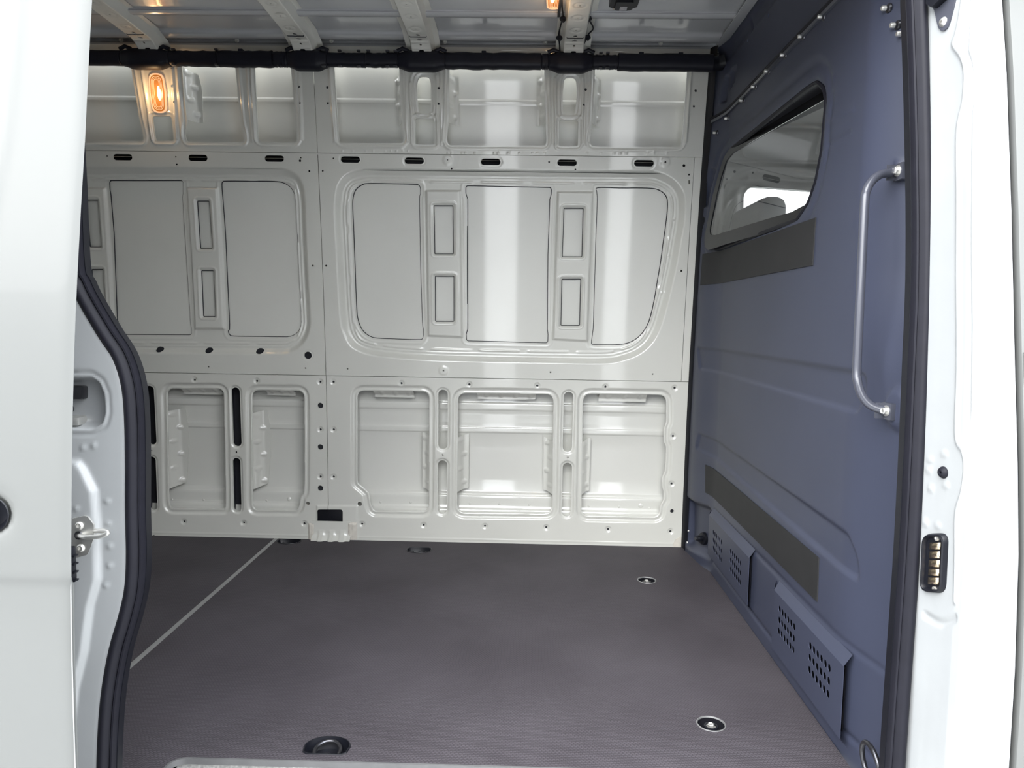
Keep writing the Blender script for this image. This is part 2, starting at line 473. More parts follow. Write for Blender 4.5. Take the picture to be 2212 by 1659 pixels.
def rim(sh, poly, hgt=0.0035, off=0.010, w=0.007):
    return sh.bead(poly, hgt, off, w)

# ---- upper panels
up_l = Sheet(UL0, US - 0.001, ZA + 0.001, ZT, CELL)
up_r = Sheet(US + 0.001, 0.70, ZA + 0.001, ZT, CELL)
TOPY = 132
holes_ul = [
    (fillet(WP([(-60, 135), (281, TOPY), (286, 165), (300, 250), (310, 293), (309, 305), (-40, 303)]), 0.02)),
    (fillet(WP([(329, 251), (370, 251), (376, 304), (336, 304)]), 0.010)),
    (fillet(WP([(388, TOPY), (393, 144), (397, 200), (404, 262), (400, 292), (403, 306), (527, 307), (526, 292), (519, 260), (507, TOPY)]), 0.014)),
    (fillet(WP([(550, TOPY), (558, 308), (642, 308), (640, 285), (627, TOPY)]), 0.022)),
]
for hpoly in holes_ul:
    rim(up_l, hpoly, 0.004, 0.013, 0.006); up_l.hole(hpoly)
# mirrored openings further back, behind the door edge
for k in (1, 2):
    du = -0.57 * k - 0.35
    q = fillet(np.array([(du - 1.05, 1.53), (du - 0.75, 1.53), (du - 0.75, 1.81), (du - 1.05, 1.81)]), 0.03)
    if q[:, 0].min() > UL0 + 0.03: rim(up_l, q, 0.004, 0.013, 0.006); up_l.hole(q)
holes_ur = [
    (fillet(WP([(721, TOPY), (731, 285), (733, 309), (870, 309), (872, 296), (868.5, 267), (861, TOPY)]), 0.020)),
    (fillet(WP([(905, 166), (927, 166), (931, 182), (931.5, 215), (929, 246), (906, 246), (901.5, 215), (901.5, 182)]), 0.016)),
    (fillet(WP([(898, 256), (938, 256), (939, 312), (897.5, 312)]), 0.008)),
    (fillet(WP([(971, TOPY), (970, 230), (969, 267), (965, 300), (970, 313.5), (1178, 314.6), (1180.5, 303), (1179, 268), (1175, TOPY)]), 0.016)),
    (fillet(WP([(1219, 168), (1244, 168), (1246, 206), (1242, 248), (1217, 248), (1215, 206)]), 0.016)),
    (fillet(WP([(1208, 260), (1249.5, 260), (1248.5, 315.5), (1206.5, 315.5)]), 0.008)),
    (fillet(WP([(1286, TOPY), (1280, 268.5), (1274, 304), (1278, 316), (1471, 317.5), (1474, 295), (1486, TOPY)]), 0.020)),
]
for k, hpoly in enumerate(holes_ur):
    if k in (1, 4): up_r.bead(hpoly, 0.005, 0.026, 0.010)
    rim(up_r, hpoly, 0.004, 0.013, 0.006); up_r.hole(hpoly)
# pressed ridges beside the pillars
for a, b in [((306, 150), (330, 302)), ((372, 150), (384, 300)), ((383, 150), (394, 296)), ((535, 150), (546, 304)), ((543, 150), (552, 304)), ((646, 150), (652, 300))]:
    up_l.line(smoothpath(WP([a, b]), 6), 0.006, 0.008)
for a, b in [((712, 150), (723, 305)), ((876, 150), (881, 305)), ((887, 180), (890, 310)), ((943, 165), (945, 308)), ((952, 150), (953, 310)), ((962, 150), (957, 306)),
             ((1187, 150), (1189, 308)), ((1199, 170), (1200, 312)), ((1258, 170), (1259, 312)), ((1270, 150), (1266, 312)), ((1279, 150), (1272, 306)), ((1493, 150), (1482, 305))]:
    up_r.line(smoothpath(WP([a, b]), 6), 0.006, 0.008)
for x0 in (715, 740, 762, 790, 806, 832, 845, 857, 870, 882):
    up_r.dimple(wp((x0, 326)), 0.004, -0.0015)
for x0 in (968, 975, 998, 1005, 1026, 1068, 1076, 1098, 1122, 1150, 1160, 1176, 1268, 1298, 1326, 1340, 1353, 1398, 1412, 1440):
    up_r.dimple(wp((x0, 330.5)), 0.005, -0.0025)
for c, rr in [((372, 186), 3.0), ((376.5, 221), 2.4), ((646, 188), 3), ((648.5, 223), 2.4)]: up_l.hole(ell(wp(c), rr * 0.0017, n=10))
for c, rr in [((706.6, 188.6), 3), ((708, 222.5), 2.6), ((948, 191), 3), ((947.5, 225), 2.6), ((1265, 193.6), 3), ((1261, 227.5), 2.4), ((1503, 195.6), 3), ((1499, 229.5), 2.6)]:
    up_r.hole(ell(wp(c), rr * 0.0017, n=10))
# pressed ovals half hidden above the duct
for a, b in [(380, 495), (545, 615), (725, 868)]: up_l.step(obround(((wp((a, 110))[0] + wp((b, 110))[0]) / 2, 1.822), (b - a) * 0.0017, 0.05), 0.012, 0.014); up_r.step(obround(((wp((a, 110))[0] + wp((b, 110))[0]) / 2, 1.822), (b - a) * 0.0017, 0.05), 0.012, 0.014)
for a, b in [(958, 1026), (1073, 1190), (1284, 1358), (1412, 1490)]: up_r.step(obround(((wp((a, 110))[0] + wp((b, 110))[0]) / 2, 1.822), (b - a) * 0.0017, 0.05), 0.012, 0.014)

# ---- middle panels
RD = 0.024                                                   # depth of the pressed field
mid_l = Sheet(UL0, US - 0.001, ZB + 0.001, ZA - 0.001, CELL)
mid_r = Sheet(US + 0.001, 0.598, ZB + 0.001, ZA - 0.001, CELL)
f_l = WP([(200, 359), (611, 361), (640, 374), (656, 402), (661, 448), (672, 679), (666, 722), (648, 756), (611, 767), (245, 765)])
f_l = np.concatenate([[(-2.62, f_l[0, 1])], f_l, [(-2.62, f_l[-1, 1])]])
f_l = np.concatenate([[(-2.62, f_l[0, 1])], smoothpath(WP([(200, 359), (330, 359.6), (480, 360.2), (585, 360.8), (618, 364), (642, 376), (656, 400), (661, 440), (663, 500), (667, 590), (672, 680), (672, 705), (666, 728), (653, 748), (634, 761), (610, 766.5), (500, 766), (380, 765.4), (245, 765)]), 4), [(-2.62, f_l[-1, 1])]])
mid_l.step(f_l, RD, 0.026)
f_r = smoothpath(WP([(721, 470), (722, 430), (729, 396), (750, 373), (785, 363), (830, 361.5), (960, 363), (1120, 364.5), (1277, 366), (1380, 366.5), (1420, 369), (1455, 385), (1477, 412), (1482, 448), (1478, 490), (1471, 530), (1464, 570), (1455, 611), (1443, 660), (1427, 712), (1408, 745), (1380, 768), (1345, 781), (1306, 787), (1200, 786), (1060, 783.5), (924, 780), (840, 774), (790, 766), (758, 750), (741, 722), (734, 690), (729, 620), (725, 540)]), 5, closed=True)
mid_r.step(f_r, RD, 0.026)
mid_l.bead(f_l, 0.004, -0.044, 0.006, gap=0.02, pitch=0.21)
mid_r.bead(f_r, 0.004, -0.046, 0.006, gap=0.02, pitch=0.19)
mid_l.bead(f_l, 0.0022, -0.032, 0.004); mid_r.bead(f_r, 0.0022, -0.034, 0.004)
panes_l = [fillet(WP([(235, 389), (396, 389), (397, 410), (394.5, 425), (403, 560), (412, 701), (414.5, 712), (414, 724), (256, 723), (255, 700), (252, 690), (245, 505), (238, 420), (236, 410)], RD), 0.012),
           smoothpath(WP([(478, 400), (480, 392), (490, 390.3), (540, 390.5), (592, 391), (612, 394), (628, 404), (637, 420), (640, 440), (643, 505), (646, 570), (650, 655), (652, 690), (649, 708), (640, 721), (625, 727.5), (605, 728.3), (560, 727.5), (505, 726.5), (495, 723), (492, 714), (494.6, 701), (490, 600), (486, 508), (481, 440), (479.5, 421)], RD), 4, closed=True)]
panes_r = [smoothpath(WP([(761, 450), (762, 425), (768, 409), (780, 399), (796, 395.3), (850, 396), (895, 397), (905, 399), (908.5, 406), (909, 419), (907, 430), (908, 500), (909.5, 580), (913, 690), (915, 711), (914.7, 726), (912, 733), (902, 734.5), (860, 733), (815, 731), (797, 726), (782, 713), (773, 692), (769.5, 665), (766.5, 590), (764, 520)], RD), 4, closed=True),
           fillet(WP([(1005.5, 400), (1190, 404), (1192, 410), (1191.5, 420), (1188.6, 430), (1184.5, 551), (1183, 711), (1184.6, 722), (1184, 741.5), (1007, 737), (1006, 722), (1009.6, 711), (1009.6, 430), (1005.5, 418)], RD), 0.011),
           fillet(smoothpath(WP([(1291, 404.5), (1340, 405), (1400, 405.3), (1425, 410), (1440, 424), (1443, 445), (1439, 485), (1433, 527), (1428, 565), (1422, 600.4), (1414, 648), (1404, 690), (1393, 713), (1378, 730), (1358, 741), (1335, 745), (1308, 745.5), (1280, 744.5), (1277, 738), (1279, 722), (1281, 700), (1284, 600), (1287, 500), (1289.5, 432), (1288.5, 415)], RD), 4, closed=True), 0.0)]
for q in panes_l: mid_l.bead(q, 0.0015, 0.014, 0.007); mid_l.hole(q)
for q in panes_r: mid_r.bead(q, 0.0015, 0.014, 0.007); mid_r.hole(q)
rib_wins = []
def rib(sh, tl, tr, br, bl, wins):
    q = fillet(WP([tl, tr, br, bl], RD), 0.004)
    sh.step(q, -0.013, 0.010)
    for w_ in wins:
        p_ = fillet(WP(w_, RD - 0.012), 0.005)
        sh.step(fillet(p_ + np.sign(p_ - p_.mean(0)) * 0.006, 0.002), 0.006, 0.006)
        sh.bead(p_, 0.003, 0.0105, 0.0045); sh.hole(p_); rib_wins.append(p_)
rib(mid_l, (403, 404), (473, 404), (489, 713), (421, 713), [[(424, 433), (451, 433), (458, 537), (431, 537)], [(433, 583.6), (460.6, 583.6), (464.6, 684.5), (437.5, 684.5)]])
rib(mid_l, (160, 404), (231, 404), (250, 713), (186, 713), [[(183, 431), (210, 431), (218, 534), (192, 534)], [(195.6, 581), (222, 581), (227, 680), (201, 680)]])
rib(mid_r, (918, 410), (997, 410), (1001, 731), (923, 728), [[(936, 443), (979, 443), (980, 549), (938, 549)], [(939, 595.5), (981, 595.5), (981, 695), (939.5, 695)]])
rib(mid_r, (1202, 413), (1283, 413), (1271, 740), (1192, 735), [[(1217.6, 448.5), (1261, 448.5), (1258, 555), (1214, 555)], [(1213, 602), (1255.6, 602), (1253, 704), (1211, 704)]])
for du in (-1.35 - 0.62, -2.25):                              # further panes behind the sliding door
    q = fillet(np.array([(du - 0.13, 0.80), (du + 0.13, 0.80), (du + 0.13, 1.38), (du - 0.13, 1.38)]), 0.014); mid_l.hole(q)
slot_w, slot_h = 0.0715, 0.0225
for x0, y0 in [(265, 339.5), (427.5, 341), (592.6, 342.5), (100, 337.5)]: q = obround(wp((x0, y0)), slot_w, slot_h); mid_l.step(q * 1.0, 0.0, 0.01); mid_l.hole(q)
for x0, y0 in [(757, 344.6), (895, 347.2), (1060, 349.8), (1225, 351.6), (1391, 352.6)]:
    q = obround(wp((x0, y0)), slot_w, slot_h); mid_r.bead(q, -0.0015, 0.004, 0.004); mid_r.hole(q)
for c in [(343, 755), (450, 757), (560.5, 758.5)]: mid_l.hole(ell(wp(c, 0.008), 0.0155, 0.0115))
mid_l.hole(ell(wp((665.5, 767.6)), 0.0145)); mid_l.bead(ell(wp((665.5, 767.6)), 0.0145), -0.0015, 0.004, 0.004)
for c, rr in [((231, 337.5), 2.2), ((379.5, 338.6), 2.0), ((381.6, 355), 2.2), ((649.6, 341), 2), ((648, 347), 3), ((668, 369.5), 2.4), ((676, 574), 2.2), ((450.5, 791.7), 2), ((660, 795), 2)]:
    mid_l.hole(ell(wp(c), rr * 0.0017, n=8))
for c, rr in [((697, 369), 2.2), ((720, 342), 2.0), ((967, 346), 1.6), ((975.6, 364), 2), ((1186, 349.6), 2.2), ((1243, 366), 2), ((1437, 350.5), 2.4), ((1477.5, 357.5), 3.2), ((1488.6, 377), 2.2), ((704.5, 574), 2.4), ((1472, 585), 2.4), ((751, 796.5), 2.2), ((958, 800.5), 2), ((1189, 804), 2), ((1410, 808), 2)]:
    mid_r.hole(ell(wp(c), rr * 0.0017, n=8))
mid_r.hole(fillet(WP([(1487, 389), (1490.5, 389), (1490.5, 398), (1487, 398)]), 0.001))
for c in ((1437, 350.5), (967, 346), (958, 800.5)): mid_r.dimple(wp(c), 0.022, -0.003)
for x0 in (1458, 1447, 1433): mid_r.dimple(wp((x0, {1458: 472, 1447: 552, 1433: 632}[x0])), 0.006, -0.003)
post = Sheet(0.600, UR1, ZB + 0.001, ZA - 0.001, CELL)
post.h += 0.0015

# ---- lower panels
lo_l = Sheet(UL0, US - 0.001, -0.012, ZB - 0.001, CELL)
lo_r = Sheet(US + 0.001, UR1, -0.012, ZB - 0.001, CELL)
open_l = [fillet(WP([(359, 839), (482, 840), (482, 870), (486, 1090), (485, 1099.6), (366, 1099), (363, 1080)]), 0.033),
          fillet(WP([(543, 843), (656, 844), (656.5, 1050), (655, 1066), (648, 1074), (646, 1091), (641, 1102.6), (546, 1102), (544, 1080)]), [0.03, 0.03, 0.01, 0.012, 0.012, 0.012, 0.02, 0.03, 0.01])]
open_r = [fillet(WP([(771, 844), (927, 846), (925.5, 1106), (806, 1104.5), (800, 1090), (796, 1066), (786, 1056), (771, 1044)]), [0.03, 0.03, 0.03, 0.02, 0.02, 0.02, 0.015, 0.02]),
          fillet(WP([(989, 849.5), (1196, 852), (1192.6, 1111), (987, 1108.5)]), 0.034),
          fillet(WP([(1260, 851), (1440, 853.6), (1440, 912), (1434.6, 925), (1434.6, 955), (1440, 966), (1437, 1018), (1431, 1031), (1431, 1052), (1435, 1064), (1434.6, 1080), (1427, 1092), (1424, 1117.5), (1256, 1115)]), [0.032, 0.032, 0.01, 0.01, 0.01, 0.01, 0.01, 0.01, 0.01, 0.01, 0.01, 0.01, 0.03, 0.032])]
for sh, qs in ((lo_l, open_l), (lo_r, open_r)):
    for q in qs:
        sh.apply(q, 0.04, lambda d_, a: 0.007 * (1 - S((d_ - 0.014) / 0.011)))
        sh.bead(q, 0.0025, 0.004, 0.005); sh.hole(q)
slots = [(lo_l, (325, 897.5), 18.5, 131), (lo_l, (328.5, 1044.5), 17.5, 121), (lo_l, (510, 901), 18.3, 131), (lo_l, (511.2, 1047.5), 17.2, 121),
         (lo_r, (956.5, 906.5), 21, 132), (lo_r, (955.3, 1052.5), 21, 120), (lo_r, (1227, 911.5), 21, 132), (lo_r, (1224.5, 1058), 21, 120)]
for sh, c, w_, h_ in slots:
    q = obround(wp(c), w_ * 0.00181, h_ * 0.00181); sh.apply(q, 0.014, lambda d_, a: 0.005 * (1 - S((d_ - 0.004) / 0.007))); sh.hole(q)
pts_l = [(419.5, 820.5), (554.6, 823), (691.6, 825), (692, 928), (692, 1030), (397, 1127), (526, 1129.5), (657, 1131)]
pts_r = [(720, 825), (720.5, 928), (720.5, 1030), (867, 828), (1013.7, 830.6), (1160.5, 833), (1308, 835.5), (1457.6, 838), (1454, 942), (1451, 1045), (1448.6, 1148), (1313.6, 1143.5), (1180, 1139.5), (1047.5, 1136.5), (915, 1134.3), (782, 1132)]
for sh, ps in ((lo_l, pts_l), (lo_r, pts_r)):
    for c in ps:
        sh.apply(ell(wp(c), 0.0115), 0.006, lambda d_, a: 0.0035 * S((0.002 - d_) / 0.006)); sh.hole(ell(wp(c), 0.0048, n=10))
for c in [(327, 973.5), (510.5, 976.6)]: lo_l.hole(ell(wp(c), 0.004, n=10))
for c in [(956, 983), (1226.5, 988.3)]: lo_r.hole(ell(wp(c), 0.004, n=10))
for c, rr in [((692, 876), 6.2), ((692, 965.6), 6.2), ((692, 1054.6), 6.2), ((665, 1087.5), 4.2)]: lo_l.hole(ell(wp(c), rr * 0.0018))
for c, rr in [((777, 1088.5), 5.0), ((1451.5, 1104), 4.2)]: lo_r.hole(ell(wp(c), rr * 0.0018))
# raised bracket pad over the joint, with its cut-out
pad = WP([(682, 1090), (775, 1090), (775, 1180), (682, 1180)])
for sh in (lo_l, lo_r):
    sh.step(fillet(pad, 0.006), -0.004, 0.008)
    sh.hole(fillet(WP([(685.6, 1100), (740.8, 1100), (740.8, 1133.5), (685.6, 1133.5)]), 0.011))
    zb = wp((600, 1156))[1]
    sh.line([(UL0, zb), (UR1, zb)], 0.0015, 0.004)

kw = dict(m=M['grey'], parent=wall, to3d=wall3d)
up_l.build('upper_panel', **kw); up_r.build('upper_panel', **kw)
mid_l.build('middle_panel', flange=0.003, **kw); mid_r.build('middle_panel', flange=0.003, **kw)
lo_l.build('lower_panel', **kw); lo_r.build('lower_panel', **kw)
post.build('corner_post', **kw)

# ---- outer skin seen through the openings
def zz(py, off=0.07): return wp((1090, py), off)[1]
sk = [(-0.06, .03), (zz(1112), .045), (zz(1100), .048), (zz(1095), .058), (zz(1091), .060), (zz(1072), .060), (zz(1068), .066), (zz(1062), .076),
      (zz(938), .078), (zz(934), .074), (zz(926), .074), (zz(922), .078), (zz(889), .078), (zz(885), .073), (zz(874), .073), (zz(869), .079), (zz(846), .079), (0.668, .078), (0.70, .040), (0.715, RD + .007)]
sk += [(z_, RD + .007) for z_ in np.linspace(0.73, 1.41, 12)]
sk += [(1.425, .034), (1.445, .075), (1.50, .078), (1.54, .078), (zz(228), .078), (zz(223), .0755), (zz(218), .0755), (zz(213), .078), (1.70, .078), (1.80, .076), (1.90, .07)]
prof = []
for i in range(len(sk) - 1):
    for t in np.linspace(0, 1, 5)[:-1]:
        z_ = sk[i][0] + (sk[i + 1][0] - sk[i][0]) * t; o_ = sk[i][1] + (sk[i + 1][1] - sk[i][1]) * S(t)
        prof.append((float(YW(z_)) + o_, z_))
prof.append((float(YW(1.9)) + .07, 1.9))
extrude_x('outer_skin', prof, UL0 - 0.05, 0.70, M['skin'], wall, nx=40, sharp=60)
# closed rail behind the row of slots (near-black, so the slots' shade is in its colour)
M['shade_joint'] = mat('dark_shade_and_joint', (0.015, 0.016, 0.022), 0.6, var=0.1)  # near-black: cavity and gap shade put into the colour; also lap joints
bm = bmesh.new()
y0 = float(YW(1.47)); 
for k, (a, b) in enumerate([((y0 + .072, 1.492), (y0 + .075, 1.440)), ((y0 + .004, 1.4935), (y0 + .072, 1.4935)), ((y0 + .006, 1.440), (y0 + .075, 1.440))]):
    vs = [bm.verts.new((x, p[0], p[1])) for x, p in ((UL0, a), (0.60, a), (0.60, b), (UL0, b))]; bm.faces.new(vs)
bobj('closed_rail', bm, M['shade_joint'], wall, smooth=False)
# box sections behind the long lower slots on the left, coloured near-black as their shade
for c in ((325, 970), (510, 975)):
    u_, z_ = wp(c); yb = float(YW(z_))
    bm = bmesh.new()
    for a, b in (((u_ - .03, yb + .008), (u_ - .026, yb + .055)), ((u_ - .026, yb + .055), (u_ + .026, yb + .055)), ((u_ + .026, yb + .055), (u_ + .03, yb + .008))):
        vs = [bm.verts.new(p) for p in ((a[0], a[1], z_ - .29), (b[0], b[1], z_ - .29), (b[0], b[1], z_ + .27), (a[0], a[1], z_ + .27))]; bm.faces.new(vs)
    bobj('pillar_box', bm, M['shade_joint'], wall, smooth=False)
# dark bead round every pressed field, painting in the shadow of the gap
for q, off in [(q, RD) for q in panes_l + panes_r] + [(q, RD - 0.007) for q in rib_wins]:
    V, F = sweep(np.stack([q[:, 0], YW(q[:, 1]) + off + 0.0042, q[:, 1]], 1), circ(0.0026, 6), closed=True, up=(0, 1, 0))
    obj('gap_shade_bead', V, F, M['shade_joint'], wall)
# flat black plates behind the screw holes, standing in for cavity shade
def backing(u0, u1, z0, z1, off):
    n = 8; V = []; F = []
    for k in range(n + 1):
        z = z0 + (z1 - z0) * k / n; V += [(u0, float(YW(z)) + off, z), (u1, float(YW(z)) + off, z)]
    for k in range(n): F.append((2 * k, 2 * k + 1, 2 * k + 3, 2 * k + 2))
    obj('dark_backing', V, F, M['shade_joint'], wall, smooth=False)
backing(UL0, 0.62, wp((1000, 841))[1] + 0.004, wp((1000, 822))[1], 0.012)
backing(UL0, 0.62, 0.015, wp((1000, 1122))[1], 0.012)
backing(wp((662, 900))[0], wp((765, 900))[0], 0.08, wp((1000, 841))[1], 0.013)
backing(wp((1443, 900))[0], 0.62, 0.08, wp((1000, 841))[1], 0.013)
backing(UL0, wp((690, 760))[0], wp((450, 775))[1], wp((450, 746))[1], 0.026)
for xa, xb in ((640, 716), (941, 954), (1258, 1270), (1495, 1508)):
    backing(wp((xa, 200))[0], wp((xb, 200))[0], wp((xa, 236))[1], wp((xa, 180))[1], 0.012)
# black plug inside the bracket cut-out
P0, P1 = wp((683, 1136)), wp((744, 1098))
boxo('cavity_plug', (P0[0], float(YW(.1)) + .012, P0[1]), (P1[0], float(YW(.1)) + .03, P1[1]), M['plastic'], wall, 0.004)
# gusset flange under the bracket, and seam sealer either side of it
fl = Sheet(wp((676, 1150))[0], wp((757, 1150))[0], 0.0, 1.0, 0.02)
u0, u1 = wp((675, 1150))[0], wp((758, 1150))[0]
g = Sheet(u0, u1, 0.0, 0.075, 0.003)
for x0 in (695, 718, 741):
    uc = wp((x0, 1150))[0]
    i = np.nonzero(np.abs(g.P[:, 0] - uc) < 0.017)[0]
    q = 1 - np.abs(g.P[i, 0] - uc) / 0.017; t = np.clip(1 - g.P[i, 1] / 0.042, 0, 1)
    g.h[i] -= 0.009 * S(q * 1.6) * t
g.build('gusset_flange', M['grey'], wall, lambda u, z, h: np.stack([u, YW(z) - 0.006 - 0.022 * np.clip(1 - z / 0.03, 0, 1) ** 2 + h, z + 0.001], 1), flange=0.004)
for xa, xb, ya, yb_ in ((667, 681, 1130, 1164), (751, 772, 1128, 1164)):
    q = WP([(xa, yb_), (xb, yb_), (xb, ya), (xa, ya)]); w_ = q[1, 0] - q[0, 0]
    sh = Sheet(q[0, 0], q[1, 0], max(0.0, q[0, 1]), q[2, 1], 0.003)
    dd, _, _ = sdf(np.array([(q[0, 0], -0.02), (q[1, 0], -0.02), (q[1, 0], q[2, 1]), (q[0, 0], q[2, 1])]), sh.P)
    sh.h += -0.0045 - 0.005 * S(-dd / 0.008) - 0.0005 * np.sin(sh.P[:, 0] * 500)
    sh.build('seam_sealer', M['putty'], wall, wall3d, flange=0.006)
q = WP([(1452, 1160), (1472, 1160), (1472, 1181), (1450, 1181)])
sh = Sheet(q[0, 0], 0.63, 0.0, 0.05, 0.003); sh.h -= 0.002 + 0.001 * np.abs(np.sin(sh.P[:, 0] * 120))
sh.build('seam_sealer', M['putty'], wall, wall3d, flange=0.003, outside=fillet(np.array([(q[0, 0], 0), (0.63, 0), (0.63, 0.048), (q[0, 0] + 0.012, 0.03)]), 0.01))

# folded reinforcement flanges showing inside the openings
def flange_tab(px, edge, far=0.05, cell=0.004, notches=4):
    q = WP(px, 0.02); lo, hi = q.min(0), q.max(0)
    sh = Sheet(lo[0], hi[0], lo[1], hi[1], cell)
    ax = 0 if edge in 'LR' else 1
    for k in range(notches):
        t = (k + 0.6) / notches
        c = (lo[0] + (hi[0] - lo[0]) * (0.35 if k % 2 else 0.6), lo[1] + (hi[1] - lo[1]) * t) if ax == 0 else (lo[0] + (hi[0] - lo[0]) * t, lo[1] + (hi[1] - lo[1]) * 0.6)
        sh.dimple(c, 0.011, -0.006)
    def f3(u, z, h):
        t = {'L': (u - lo[0]) / (hi[0] - lo[0]), 'R': (hi[0] - u) / (hi[0] - lo[0]), 'T': (hi[1] - z) / (hi[1] - lo[1])}[edge]
        return wall3d(u, z, 0.008 + far * S(t * 1.5) * 0.9 + h)
    sh.build('flange_tab', M['grey'], wall, f3, flange=0.002, outside=q)
flange_tab([(391, 144), (421, 156), (427, 187), (431, 260), (402, 260), (396, 200)], 'L')
flange_tab([(849.5, 160), (866, 160), (871, 266), (854, 265)], 'R')
flange_tab([(969, 160), (989, 160), (989, 266), (967, 266)], 'L')
flange_tab([(1160, 160.6), (1179, 160.6), (1181, 267), (1158.7, 267)], 'R')
flange_tab([(1284, 165), (1300, 166), (1297, 268.5), (1279, 269)], 'L')
flange_tab([(357, 888), (392, 885), (397, 925), (398, 985), (394, 1046), (362, 1057)], 'L', 0.055, notches=6)
flange_tab([(542, 893), (571, 887), (576, 925), (578, 985), (572, 1049), (544, 1058)], 'L', 0.055, notches=6)
flange_tab([(911, 936), (929, 940), (929, 1060), (911, 1056)], 'R', 0.04)
flange_tab([(986, 945), (1011.5, 940), (1010, 1058), (986, 1062)], 'L', 0.05)
flange_tab([(1175, 947), (1197, 954), (1196, 1068), (1174, 1062)], 'R', 0.05)
flange_tab([(1257, 954), (1277, 949), (1274, 1064), (1254, 1068)], 'L', 0.05)
flange_tab([(391, 838), (475, 838), (475, 854), (391, 852)], 'T', 0.04, notches=3)
flange_tab([(573, 840), (634, 840), (634, 856), (573, 855)], 'T', 0.04, notches=3)
flange_tab([(807, 843), (893, 843), (893, 860), (807, 859)], 'T', 0.04, notches=3)
flange_tab([(1031, 848), (1157, 848), (1157, 864), (1031, 863)], 'T', 0.04, notches=4)
flange_tab([(1295, 850), (1397, 850), (1397, 870), (1294, 868)], 'T', 0.04, notches=3)
# small studs on the sill ledge behind the lower openings
for x0, y0_, rr in [(372, 1079, 3), (440, 1080, 3), (576, 1081, 3), (624.5, 1078, 5.5), (822, 1084.5, 3), (887, 1085, 3), (1015, 1087.5, 3), (1079, 1088.5, 3), (1143, 1090, 3), (1272, 1093, 3), (1337, 1095, 3), (1384, 1092.5, 6), (1402.5, 1097.5, 3)]:
    u_, z_ = wp((x0, y0_), 0.06); yy = float(YW(z_)) + 0.060
    lathe('sill_stud', [(0.0001, .003), (rr * .0007, .003), (rr * .0012, .002), (rr * .0017, 0), (rr * .0017, -.002)], (u_, yy, z_), (0, -1, 0), M['skin'], wall, n=10)

# ================================================================== floor
floor = empty('floor', (0, 2.0, 0), 'dark brown-grey textured plywood load floor of the van', 'floor', kind='structure')
FE = 1.418
M['edging'] = mat('dull_grey_edging', (0.11, 0.11, 0.112), 0.5, var=0.1, vscale=30)
cups_far = [on_z((905, 1189)), np.array([-0.938, 2.862, 0]), on_z((312, 1155))]
cup_near = on_z((708, 1611))
round_cups = [on_z((1397, 1253.5)), on_z((1536, 1564))]
def cup_outline(c, near, s=1.0):
    pts = []
    for k in range(15):
        t = PI * k / 14; pts.append((0.046 * s * math.cos(t), 0.036 * s * math.sin(t) - 0.004))
    pts += [(-0.043 * s, -0.024 * s), (-0.034 * s, -0.030 * s), (0.034 * s, -0.030 * s), (0.043 * s, -0.024 * s)]
    sg = 1 if near else -1
    return np.array([(c[0] + p[0] * sg, c[1] + p[1] * sg) for p in pts])
xe = np.linspace(0, 1, 12)
right_edge = [(0.672, 1.26), (0.672, 2.62), (0.655, 2.68), (0.632, 2.86), (0.632, 2.902)]
xs = -1.0                                                    # joint between the two boards
hl = [cup_outline(c, False) for c in cups_far if c[0] < xs - 0.06]
hr = [cup_outline(c, False) for c in cups_far if c[0] >= xs - 0.06] + [cup_outline(cup_near, True)] + [ell(c[:2], 0.031, n=24) for c in round_cups]
fx = on_z((372, 1643))[0]
front = fillet(np.array([(xs + 0.008, 1.26), (fx - 0.0, 1.26), (fx, FE), (0.672, FE)]), [0, 0.0, 0.03, 0])
outer_r = [tuple(p) for p in front] + right_edge[1:] + [(xs + 0.008, 2.902)]
outer_l = [(UL0, 1.26), (xs - 0.008, 1.26), (xs - 0.008, 2.902), (UL0, 2.902)]
tess('floor_board', outer_r, hr, lambda x, y: (x, y, 0.0), M['floor'], floor, thick=(0, 0, -0.012))
tess('floor_board', outer_l, hl, lambda x, y: (x, y, 0.0), M['floor'], floor, thick=(0, 0, -0.012))
boxo('seam_strip', (xs - 0.0078, 1.26, -0.010), (xs + 0.0078, 2.901, 0.0012), M['alu'], floor, 0.0008)['label'] = 'pale grey strip covering the joint between the floor boards'
path = [(fx - 0.002, 1.28, -0.003), (fx - 0.002, FE - 0.032, -0.003)] + [(fx + 0.028 - 0.030 * math.cos(t), FE - 0.032 + 0.030 * math.sin(t), -0.003) for t in np.linspace(0.15, PI / 2, 9)] + [(0.0, FE - 0.002, -0.003), (0.66, FE - 0.002, -0.003)]
V, F = sweep(path, [(-0.0025, -0.008), (0.0025, -0.008), (0.0025, 0.0045), (-0.0025, 0.0045)])
obj('edge_trim', V, F, M['edging'], floor)['label'] = 'grey metal edging along the door step'
bm = bmesh.new(); box(bm, (fx, 1.425, -0.27), (0.68, 1.435, -0.014)); bobj('step_riser', bm, M['tread'], floor)
bm = bmesh.new(); box(bm, (fx, 1.16, -0.29), (0.68, 1.43, -0.26), 0.004); bobj('step_tread', bm, M['tread'], floor)
bm = bmesh.new(); box(bm, (UL0, 1.26, -0.10), (fx - 0.004, 2.90, -0.03)); bobj('floor_base', bm, M['darksteel'], floor)

